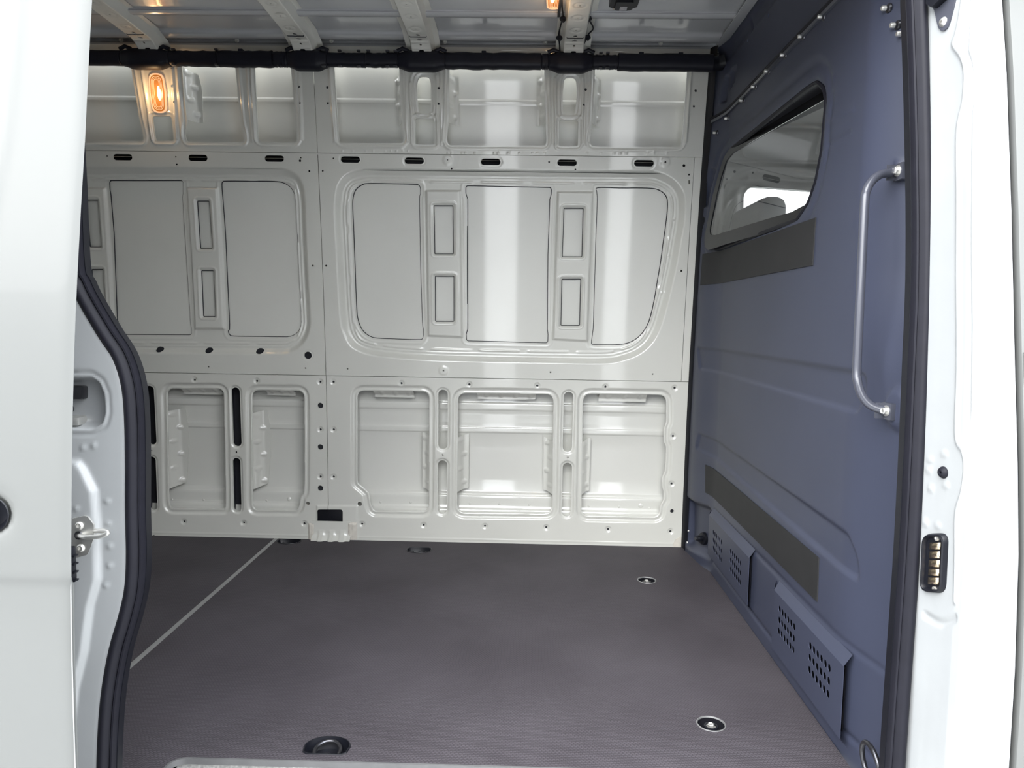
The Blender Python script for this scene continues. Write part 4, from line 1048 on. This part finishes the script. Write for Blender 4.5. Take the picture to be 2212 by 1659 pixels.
obj('lamp_connector', V, F, M['plastic'], lroot2)

# ================================================================== lashing points in the floor
def lashing(c, near):
    sg = 1 if near else -1
    root = empty('lashing_point', (c[0], c[1], 0), 'x', 'lashing point', 'recessed lashing cups in the floor')
    T = lambda p: (c[0] + p[0] * sg, c[1] + p[1] * sg, p[2])
    base = cup_outline((0, 0), True)
    def lay(s, z): return [(p[0] * s, p[1] * s, z) for p in base]
    def loft(name, rings, m, cap):
        bm = bmesh.new(); rs = [[bm.verts.new(T(p)) for p in r_] for r_ in rings]
        for a, b in zip(rs[:-1], rs[1:]):
            for k in range(len(a)): bm.faces.new((a[k], a[(k + 1) % len(a)], b[(k + 1) % len(a)], b[k]))
        if cap: bm.faces.new(rs[-1])
        return bobj(name, bm, m, root)
    loft('rim', [lay(1.07, 0.0003), lay(1.05, 0.0022), lay(1.0, 0.0022), lay(0.97, -0.003)], M['plastic'], False)
    loft('bowl', [lay(0.98, -0.001), lay(0.93, -0.010), lay(0.80, -0.022), lay(0.55, -0.026)], M['plastic'], True)
    tube('bail', smoothpath([T(p) for p in [(-0.026, -0.018, -0.012), (-0.026, 0.004, -0.008), (-0.014, 0.020, -0.005), (0.0, 0.024, -0.004), (0.014, 0.020, -0.005), (0.026, 0.004, -0.008), (0.026, -0.018, -0.012)]], 5), 0.0042, M['darksteel'], root, n=10)
    lathe('boss', [(0.0001, .010), (.006, .010), (.010, .007), (.011, 0), (.011, -.006)], T((0, -0.012, -0.020)), (0, 0, 1), M['plastic'], root, n=16)
    return root
l1 = lashing(cup_near, True); l1['label'] = 'large black lashing cup in the floor right by the door step'
labs = ['black lashing cup in the floor near the middle of the far wall, clear of it', 'black lashing cup touching the wall bracket at the end of the pale floor strip', 'small dark lashing cup under the far wall beside the left door seal']
for c, lb in zip(cups_far, labs):
    q = lashing(c, False); q['label'] = lb
def bolt_cup(c, lab):
    root = empty('floor_bolt_cup', (c[0], c[1], 0), lab, 'floor fixing', 'round fixings in the floor')
    L = (c[0], c[1], 0)
    lathe('rim', [(.0325, .0002), (.0322, .0016), (.0303, .0018), (.0296, -.002), (.0294, -.004)], L, (0, 0, 1), M['alu'], root, n=32)
    lathe('dish', [(.0296, -.0015), (.027, -.005), (.018, -.008), (.010, -.009), (0.0001, -.009)], L, (0, 0, 1), M['void'], root, n=32)
    lathe('collar', [(.016, -.009), (.0155, -.004), (.012, -.003), (.0115, -.009)], L, (0, 0, 1), M['plastic'], root, n=24)
    bolt('bolt', (c[0] - 0.001, c[1] - 0.002, -0.008), (0, 0, 1), 0.0080, 0.010, M['steel'], root)
    return root
bolt_cup(round_cups[0], 'round floor fixing with bolt, the farther one near the bulkhead')
bolt_cup(round_cups[1], 'round black floor fixing with shiny bolt, the nearer one')

# ================================================================== near body side: door opening, pillars, seal
front = empty('wall_front', (0, 1.25, 0), 'white body side around the open sliding door, with both door pillars', 'wall', kind='structure')
seal_l = [npt(p) for p in [(158, 575), (172, 615), (190, 652), (230, 720), (262, 770), (281, 830), (288, 900), (290, 1000), (290, 1100), (292, 1200), (288, 1270), (275, 1330), (255, 1400), (240, 1480), (232, 1560), (228, 1659)]]
seal_r = [npt(p) for p in [(1935, 1659), (1950, 1440), (1966, 1210), (1978, 980), (1986, 790), (1992, 650), (1994, 520), (1993, 384), (1989, 200), (1982, 0)]]
def ynp(x, z): return np.array([x, float(YN(z)), z])
xr, xl = seal_r[0][0], seal_l[-1][0]
loop = [ynp(xr, -0.16), *[p for p in seal_r], ynp(seal_r[-1][0] - 0.004, 1.53), ynp(0.60, 1.625), ynp(0.50, 1.645), ynp(0, 1.65), ynp(-0.60, 1.645), ynp(-0.74, 1.60), ynp(-0.805, 1.50), ynp(-0.815, 1.3), ynp(-0.803, 1.12),
        *[p for p in seal_l], ynp(xl - 0.002, 0.0), ynp(xl, -0.16), ynp(xl + 0.06, -0.235), ynp(xl + 0.2, -0.25), ynp(0, -0.25), ynp(xr - 0.15, -0.25), ynp(xr - 0.04, -0.22)]
sp_ = smoothpath(loop, 6, closed=True)
sealo = empty('door_seal', (xr, 1.24, 0.5), 'thick black rubber door seal running around the sliding door opening', 'door seal')
prof = [(-.0150, -.012), (-.0152, .001), (-.0135, .0055), (-.0105, .0060), (-.0080, .0035), (-.0060, .0050), (-.0030, .0110), (.0020, .0140), (.0075, .0130), (.0120, .0085), (.0140, .002), (.0140, -.012)]
V, F = sweep(sp_, prof, closed=True, up=(0, -1, 0)); obj('bulb_strip', V, F, M['rubber'], sealo, sharp=50)
V, F = sweep(sp_ + np.array([0, 0.012, 0]), [(-.0165, -.014), (-.0165, .004), (-.0150, .004), (-.0150, -.014)], closed=True, up=(0, -1, 0)); obj('inner_lip', V, F, M['plastic'], sealo)
hole_xz = sp_[:, [0, 2]]

# ---- rear door pillar (left)
cp = Sheet(-0.98, -0.50, -0.35, 1.72, 0.0035)
NP2 = lambda pts: np.array([npt(p)[[0, 2]] for p in pts])
cp.step(fillet(np.concatenate([[(-0.97, npt((150, 985))[2])], NP2([(182, 987), (196, 1004), (221, 1055), (227, 1125), (229, 1245), (212, 1304), (200, 1399), (180, 1480), (170, 1560), (166, 1659)]), [(-0.755, -0.3), (-0.97, -0.3)]]), 0.012), -0.012, 0.010)
pk = fillet(NP2([(60, 812), (202, 811), (222, 824), (233, 850), (236, 890), (229, 916), (208, 928), (60, 928)]), 0.012)
cp.step(pk, 0.032, 0.012); cp.bead(pk, -0.003, 0.006, 0.006)
cp.step(fillet(NP2([(60, 790), (170, 800), (182, 806), (60, 806)]), 0.01), 0.004, 0.006)
cp.apply(hole_xz, 0.03, lambda d_, a: 0.010 * S(1 - d_ / 0.016))
for c in [(210, 960), (187, 965), (239, 1080), (240, 1127), (244, 1176), (244, 1218), (236, 1260), (182, 1092)]: cp.dimple(npt(c)[[0, 2]], 0.006, -0.0022)
cp.hole(hole_xz)
cp.build('rear_pillar', M['jamb'], front, lambda x, z, h: np.stack([x, YN(z) - 0.010 + h, z], 1), flange=0.012)
def npb(name, x0, y0_, x1, y1_, o0, o1, m, parent, bev=0.002):
    A = npt((x0, y1_)); B = npt((x1, y0_)); yy = (A[1] + B[1]) / 2
    return boxo(name, (A[0], yy + o0, A[2]), (B[0], yy + o1, B[2]), m, parent, bev)
npb('latch_slot', 130, 835, 174, 864, 0.004, 0.03, M['darksteel'], front, 0.006)
npb('latch_plate', 130, 901, 172, 919, -0.004, 0.03, M['steel'], front, 0.004)
lathe('latch_screw', [(0.0001, .006), (.005, .006), (.007, .002), (.007, 0)], npt((152, 883), 0.016), (0, -1, 0), M['darksteel'], front, n=12)

# ---- striker on the rear pillar
st = npt((190, 1152), -0.022)
sk_ = empty('door_striker', tuple(st), 'steel striker plate with loop screwed to the white rear door pillar', 'striker')
q = fillet(NP2([(148, 1146), (174, 1112), (200, 1106), (208, 1108), (220, 1125), (220, 1152), (209, 1182), (204, 1190), (174, 1198), (163, 1189), (148, 1178)]), 0.004)
tess('plate', q, [], lambda x, z: (x, st[1] - 0.002, z), M['steel'], sk_, thick=(0, 0.004, 0))
for p in [(190, 1127), (191.5, 1175)]:
    P = npt(p); L = (P[0], st[1] - 0.002, P[2])
    lathe('screw', [(0.0001, .0012), (.0028, .0012), (.0032, .0042), (.0048, .0040), (.0066, .0022), (.0072, 0)], L, (0, -1, 0), M['steel'], sk_, n=18)
def so_(p, o): P = npt(p, -0.022 - o); return P
tube('loop', smoothpath([so_((172, 1156), 0), so_((176, 1158), 0.012), so_((190, 1160), 0.020), so_((218, 1158), 0.021), so_((233, 1151), 0.020), so_((224, 1147), 0.016), so_((209, 1147), 0.010), so_((205, 1147), 0)], 6), 0.0040, M['steel'], sk_, n=12)
lathe('loop_base', [(.004, .004), (.007, .003), (.0085, 0)], so_((171, 1156), 0), (0, -1, 0), M['darksteel'], sk_, n=16)

# ---- ribbed cable guide peeping out behind the door edge
cgp = npt((152, 1215), -0.05)
cg = empty('cable_guide', tuple(cgp), 'black ribbed plastic cable guide half hidden behind the sliding door edge, below the striker', 'cable guide')
A, B = npt((120, 1257), -0.05), npt((161, 1180), -0.05)
boxo('guide_body', (A[0], A[1] - 0.008, A[2]), (B[0], A[1] + 0.008, B[2]), M['plastic'], cg, 0.004)
for y_ in (1199, 1217, 1235, 1253):
    T = npt((161, y_), -0.05); boxo('rib', (T[0] - 0.002, A[1] - 0.006, T[2] - 0.0013), (T[0] + 0.0045, A[1] + 0.006, T[2] + 0.0013), M['plastic'], cg, 0.0005)

# ---- front door pillar (right): jamb, corner and skin as one pressing
def col_y(px, x):
    P = np.array([on_x(p, x) for p in px]); o = np.argsort(P[:, 2]); return P[o, 2], P[o, 1]
cz, cyv = col_y([(2108, 0), (2115, 200), (2121, 420), (2119, 700), (2109, 1000), (2098, 1210), (2084, 1450), (2070, 1659)], 0.702)
gz, gyv = col_y([(2170, 0), (2180, 160), (2190, 450), (2198, 790), (2204, 1000), (2206, 1200), (2198, 1450), (2185, 1659)], 0.752)
YC = lambda z: np.interp(z, cz, cyv); YG = lambda z: np.interp(z, gz, gyv)
JT = [(0.6640, 0.040, 0.0), (0.6655, 0.020, 0.0), (0.6690, 0.006, 0.0), (0.6730, -0.002, 0.08), (0.6800, 0, 0.36), (0.6860, 0, 0.62), (0.6900, 0, 0.82), (0.6945, 0, 0.955)]
def jamb_pts(s, z):
    """s in 0..1 around the pillar section at height z"""
    s = np.asarray(s, float); z = np.asarray(z, float)
    n = len(JT) + 4; t = s * (n - 1); yn, yc, yg = YN(z), YC(z), YG(z)
    xs_ = np.array([j[0] for j in JT] + [0.702, 0.712, 0.730, 0.748])
    cols = [yn + j[1] + (yc - yn) * j[2] for j in JT] + [yc - 0.002, yc - 0.0035, yc * 0.45 + yg * 0.55 - 0.002, yg]
    Y = np.stack(np.broadcast_arrays(*cols), -1)
    k = np.clip(t.astype(int), 0, n - 2); f = t - k; f = f
    y = np.take_along_axis(Y, k[..., None], -1)[..., 0] * (1 - f) + np.take_along_axis(Y, (k + 1)[..., None], -1)[..., 0] * f
    return np.stack([xs_[k] * (1 - f) + xs_[k + 1] * f, y, z], -1)
_sg, _zg = np.meshgrid(np.linspace(0, 1, 301), np.linspace(-0.1, 1.6, 681))
_pg = proj(jamb_pts(_sg, _zg))
def jf(p):
    k = np.argmin(((_pg - np.array(p)) ** 2).sum(-1)); s_, z_ = _sg.ravel()[k], _zg.ravel()[k]
    c = jamb_pts(s_, z_); es = jamb_pts(min(1, s_ + .02), z_) - jamb_pts(max(0, s_ - .02), z_); ez = jamb_pts(s_, z_ + .02) - jamb_pts(s_, z_ - .02)
    es /= np.linalg.norm(es); ez /= np.linalg.norm(ez); n = np.cross(es, ez); n /= np.linalg.norm(n)
    if n[1] > 0: n = -n
    return s_, z_, c, es, ez, n
js = Sheet(0, 1, -0.35, 1.66, 0.005)
js.nu = 120; U_, V_ = np.meshgrid(np.linspace(0, 1, js.nu), np.linspace(-0.35, 1.66, js.nv)); js.P = np.stack([U_.ravel(), V_.ravel()], 1); js.h = np.zeros(len(js.P))
def jline(px, hgt, ws):
    q = np.array([jf(p)[:2] for p in px]); q = smoothpath(q, 5); sc = np.array([0.20, 1.0])     # section length about 0.2 m
    i = np.arange(len(js.P)); d_, _, _ = sdf(q * sc, js.P * sc, closed=False)
    k = d_ < ws; js.h[k] += hgt * np.cos(0.5 * PI * d_[k] / ws) ** 2
jline([(2082, -5), (2074, 40), (2068, 75), (2062, 98), (2078, 122), (2086, 160), (2083, 220), (2074, 262), (2070, 330), (2070, 600), (2071, 800), (2068, 940), (2080, 975), (2086, 1010), (2080, 1060), (2068, 1110), (2066, 1200), (2064, 1300)], -0.004, 0.006)
jline([(2094, 0), (2090, 80), (2088, 110), (2098, 140), (2102, 190), (2096, 280), (2094, 500), (2094, 900)], 0.003, 0.005)
jline([(2000, 1330), (2030, 1345), (2062, 1335)], 0.005, 0.008)
for c in [(2010, 992), (2040, 982), (2007, 1014), (2043, 1050), (2011, 1056), (1999, 1130), (2026, 1137)]:
    s_, z_ = jf(c)[:2]; q = np.hypot((js.P[:, 0] - s_) * 0.20, js.P[:, 1] - z_) / 0.006; js.h += -0.002 * S((1 - q) * 2)
def jamb3(s, z, h):
    p = jamb_pts(s, z); e = jamb_pts(np.minimum(1, s + .01), z) - jamb_pts(np.maximum(0, s - .01), z); n = np.stack([e[:, 1], -e[:, 0], 0 * z], 1)
    n /= np.linalg.norm(n, axis=1)[:, None] + 1e-9; n[n[:, 1] > 0] *= -1
    return p - n * h[:, None]
js.build('front_pillar', M['jamb'], front, jamb3, flange=0)
zs = np.linspace(-0.35, 1.66, 60)
def strip_z(name, cols, m, parent):
    V = []; F = []; k = len(cols)
    for z in zs: V += [(x, float(fy(z)) + dy, z) for x, fy, dy in cols]
    for i in range(len(zs) - 1):
        for j in range(k - 1): F.append((i * k + j, i * k + j + 1, (i + 1) * k + j + 1, (i + 1) * k + j))
    return obj(name, V, F, m, parent, sharp=50)
strip_z('shut_gap', [(0.748, YG, 0.0), (0.7495, YG, 0.004), (0.7495, YG, 0.03), (0.757, YG, 0.03)], M['rubber'], front)
strip_z('gap_seal', [(0.7490, YG, 0.020), (0.7515, YG, 0.006), (0.7535, YG, 0.007), (0.755, YG, 0.02)], M['darksteel'], front)
fd = empty('door_1', (1.2, 1.1, 0.4), 'white front cab door skin at the right edge behind a dark shut line', 'door', kind='structure')
strip_z('door_skin', [(0.757, YG, 0.02), (0.757, YG, 0.003), (0.7585, YG, -0.001), (0.762, YG, -0.002), (1.0, YG, -0.004), (2.0, YG, 0.0)], M['white'], fd)
# ---- fittings on the front pillar
def local(p, off=0.0):
    s_, z_, c, es, ez, n = jf(p); return lambda a, b, h: c + es * a + ez * b + n * (h + off)
W = 0.048; Hh = 0.099
s_, z_, c_, es, ez, nn = jf((2021, 1216))
if es[0] < 0 and es[1] > 0: es = -es
cu = empty('contact_unit', tuple(c_), 'black oval contact block with five brass contacts on the white front pillar', 'contact block')
pL = jf((1996, 1216))[2]; pR = jf((2047, 1216))[2]; W = float(np.linalg.norm(pR - pL)); es = (pR - pL) / W; cc = (pL + pR) / 2; nn = np.cross(es, ez); nn /= np.linalg.norm(nn); nn = nn if nn[1] < 0 else -nn
def rr_(w, h, r_): return fillet(np.array([(-w / 2, -h / 2), (w / 2, -h / 2), (w / 2, h / 2), (-w / 2, h / 2)]), r_, 8)
def lay(w, h, r_, hh): return [cc + es * p[0] + ez * p[1] + nn * hh for p in rr_(w, h, r_)]
def loftq(name, rings, m, parent, cap=True):
    bm = bmesh.new(); rs = [[bm.verts.new(p) for p in r_] for r_ in rings]
    for a, b in zip(rs[:-1], rs[1:]):
        for k in range(len(a)): bm.faces.new((a[k], a[(k + 1) % len(a)], b[(k + 1) % len(a)], b[k]))
    if cap: bm.faces.new(rs[-1])
    return bobj(name, bm, m, parent)
loftq('housing', [lay(W + .002, Hh + .002, .018, -.004), lay(W, Hh, .018, .004), lay(W - .003, Hh - .003, .017, .008), lay(W - .008, Hh - .008, .015, .009), lay(W - .012, Hh - .012, .012, .005), lay(W - .0125, Hh - .0125, .012, .0015)], M['plastic'], cu, True)
for k in range(5):
    zc = 0.0285 - 0.0146 * k
    bm = bmesh.new(); vs = []
    for (a, b, h_) in ((-.0105, -.006, .001), (.0115, -.006, .001), (.0115, .006, .001), (-.0105, .006, .001), (-.0095, -.0052, .0034), (.0105, -.0052, .0034), (.0105, .0052, .0034), (-.0095, .0052, .0034), (-.001, -.003, .0052), (.007, -.003, .0052), (.007, .003, .0052), (-.001, .003, .0052)):
        vs.append(bm.verts.new(cc + es * a * W / .048 + ez * (b + zc) + nn * (h_ + .001)))
    for o_ in (0, 4):
        for i in range(4): bm.faces.new((vs[o_ + i], vs[o_ + (i + 1) % 4], vs[o_ + 4 + (i + 1) % 4], vs[o_ + 4 + i]))
    bm.faces.new(vs[8:12]); bobj('contact', bm, M['copper'], cu, sharp=60)
for zc in (0.0415, -0.0435):
    lathe('screw', [(0.0001, .0032), (.002, .0032), (.0024, .0044), (.0040, .0042), (.0048, .001)], cc + es * 0.003 + ez * zc, nn, M['steel'], cu, n=16)
f = local((2038, 1020)); P0 = f(0, 0, 0); nrm = f(0, 0, 1) - P0
rs = empty('rubber_stop', tuple(P0), 'small black domed rubber stop on the white front pillar', 'rubber stop')
lathe('dome', [(.0018, .0042), (.0022, .0062), (.0040, .0066), (.0078, .0048), (.0098, .0015), (.0102, -.001)], P0, nrm, M['darkrub'] if 'darkrub' in M else M['rubber'], rs, n=24)
lathe('hollow', [(0.0001, .0030), (.0018, .0030), (.0019, .0048)], P0, nrm, M['plastic'], rs, n=12)
f = local((2040, 40)); P0 = f(0, 0, 0)
bk = empty('door_catch', tuple(P0), 'grey triangular catch bracket with a steel screw at the top of the front pillar', 'catch')
q = np.array([jf(p)[:2] for p in [(2017, -30), (2017, 16), (2021, 22), (2027, 28), (2030, 60), (2035, 66), (2042, 67), (2049, 60), (2054, 48), (2066, 4), (2072, -30)]])
bm = bmesh.new(); pts3 = [jamb_pts(a, b) for a, b in q]; nr = f(0, 0, 1) - P0
v0 = [bm.verts.new(p + nr * -0.001) for p in pts3]; v1 = [bm.verts.new(p + nr * 0.003) for p in pts3]
bm.faces.new(v1); [bm.faces.new((v0[i], v0[(i + 1) % len(v0)], v1[(i + 1) % len(v0)], v1[i])) for i in range(len(v0))]
bmesh.ops.triangulate(bm, faces=[x for x in bm.faces if len(x.verts) > 4]); bobj('bracket_plate', bm, M['bar'], bk)
P1 = jamb_pts(*jf((2041, 49))[:2])
lathe('screw', [(0.0001, .003), (.0022, .003), (.0026, .0075), (.0052, .0068), (.0078, .004), (.0084, .002)], P1, nr, M['steel'], bk, n=20)
q3 = [jamb_pts(*jf(p)[:2]) for p in [(2018, -40), (2018, 12), (2028, 18), (2056, -4), (2062, -40)]]
bm = bmesh.new(); v0 = [bm.verts.new(p + nr * 0.002) for p in q3]; v1 = [bm.verts.new(p + nr * 0.016) for p in q3]
bm.faces.new(v1); [bm.faces.new((v0[i], v0[(i + 1) % 5], v1[(i + 1) % 5], v1[i])) for i in range(5)]; bobj('catch_block', bm, M['plastic'], bk)

# ---- rest of the near side
bm = bmesh.new(); box(bm, (UL0 - 0.05, 1.24, -0.35), (-0.95, 1.28, 1.88)); bobj('body_side', bm, M['jamb'], front)
bm = bmesh.new(); box(bm, (-1.0, 1.345, 1.625), (0.80, 1.375, 1.89)); bobj('door_header', bm, M['jamb'], front)
bm = bmesh.new(); box(bm, (UL0 - 0.05, 1.14, -0.42), (0.75, 1.25, -0.255), 0.01); bobj('door_sill', bm, M['white'], front)
rear = boxo('wall_left', (UL0 - 0.09, 1.20, -0.1), (UL0 - 0.05, 2.98, 1.90), M['grey'], None, 0.01)
tag(rear, 'grey inside of the closed rear doors at the back end', 'wall', kind='structure')

# ================================================================== open sliding door in the foreground
dedge = [(199, -80), (195, 0), (187, 150), (180, 300), (171, 450), (163, 600), (157, 750), (153, 900), (151, 1050), (150, 1200), (151.5, 1350), (155, 1500), (160, 1659), (166, 1800)]
YD = lambda z: 1.005 + 0.042 * np.maximum(np.asarray(z, float) - 0.15, 0) ** 2 + 0.05 * np.maximum(0.15 - np.asarray(z, float), 0) ** 2
de = []
for p in dedge:
    z = 0.5
    for _ in range(12): P = on_y(p, float(YD(z))); z = P[2]
    de.append(P)
de = np.array(de)[::-1]
XE = lambda z: np.interp(z, de[:, 2], de[:, 0])
sd = empty('sliding_door', (-1.2, 1.03, 0.3), 'white sliding door slid open in front, left edge of the view', 'door')
ds = Sheet(0, 1.25, -0.34, 1.70, 0.008)
ds.h += 0.004 * S(1 - ds.P[:, 0] / 0.016) ** 2
def dp(p):
    z = 0.5
    for _ in range(12): P = on_y(p, float(YD(z))); z = P[2]
    return np.array([float(XE(z)) - P[0], z])
cr_ = np.array([dp((44, -60)), dp((36, 60)), dp((22, 200)), dp((6, 320)), dp((-40, 560))])
ds.line(smoothpath(cr_, 6), 0.0025, 0.012)
zc_ = dp((80, 1243))[1]; ds.h += 0.006 * S((zc_ - ds.P[:, 1]) / 0.02)
hc = dp((-22, 1112)); ds.bead(ell(hc, 0.034), -0.002, 0.004, 0.008); ds.step(ell(hc, 0.036, 0.036), 0.018, 0.022)
ds.build('outer_skin', M['white'], sd, lambda t, z, h: np.stack([XE(z) - t, YD(z) + h, z], 1), flange=0)
V = []; F = []; zs2 = np.linspace(-0.34, 1.70, 60)
for z in zs2:
    x, y = float(XE(z)), float(YD(z)) + 0.004
    V += [(x, y, z), (x - 0.0010, y + 0.002, z), (x - 0.0040, y + 0.004, z), (x - 0.008, y + 0.006, z), (x - 0.030, y + 0.028, z), (x - 0.06, y + 0.055, z), (x - 0.30, y + 0.060, z), (x - 1.25, y + 0.060, z)]
for i in range(len(zs2) - 1):
    for k in range(7): F.append((i * 8 + k, i * 8 + k + 1, (i + 1) * 8 + k + 1, (i + 1) * 8 + k))
obj('hem_and_inner_panel', V, F, M['jamb'], sd, sharp=50)
V, F = sweep([(float(XE(z)) - 0.026, float(YD(z)) + 0.026, z) for z in np.linspace(-0.3, 1.68, 40)], circ(0.0045, 8)); obj('edge_rubber', V, F, M['rubber'], sd)
hx = float(XE(hc[1])) - hc[0]; hy = float(YD(hc[1]))
cupc = (hx, hy + 0.004, hc[1])
lathe('handle_cup', [(.0265, .002), (.0255, .0035), (.0235, .001), (.018, -.006), (0.0001, -.009)], cupc, (0, -1, 0), M['plastic'], sd, n=28)
boxo('handle_grip', (hx - 0.12, hy - 0.014, hc[1] - 0.014), (hx + 0.008, hy - 0.002, hc[1] + 0.014), M['plastic'], sd, 0.006)

# ================================================================== outside
gr = bpy.data.objects.new('ground', raw_mesh('ground', [(-40, -40, -0.78), (40, -40, -0.78), (40, 40, -0.78), (-40, 40, -0.78)], [(0, 1, 2, 3)], False)); COL.objects.link(gr); gr.data.materials.append(M['ground'])
tag(gr, 'pale concrete ground under and around the van', 'ground', kind='structure')

blk = empty('reflection_blocker', (0, -2.2, -0.78), 'added unseen slatted fence behind the viewer with two open gaps', 'blocker', kind='structure')  # added out of view: dark slats and gaps streak the wall's reflections
M['blocker'] = mat('dark_blocker_paint', (0.03, 0.032, 0.035), 0.7, var=0.1, vscale=3)
for a, b in ((-6.0, -0.47), (-0.13, 0.81), (1.06, 6.0)):
    for k in range(11):
        z = -0.76 + 0.2 * k
        boxo('slat', (a, -2.22, z), (b, -2.19, z + 0.195), M['blocker'], blk, 0.004)
    for x in (a + 0.03, b - 0.09):
        boxo('post', (x, -2.29, -0.78), (x + 0.06, -2.22, 1.46), M['blocker'], blk, 0.004)
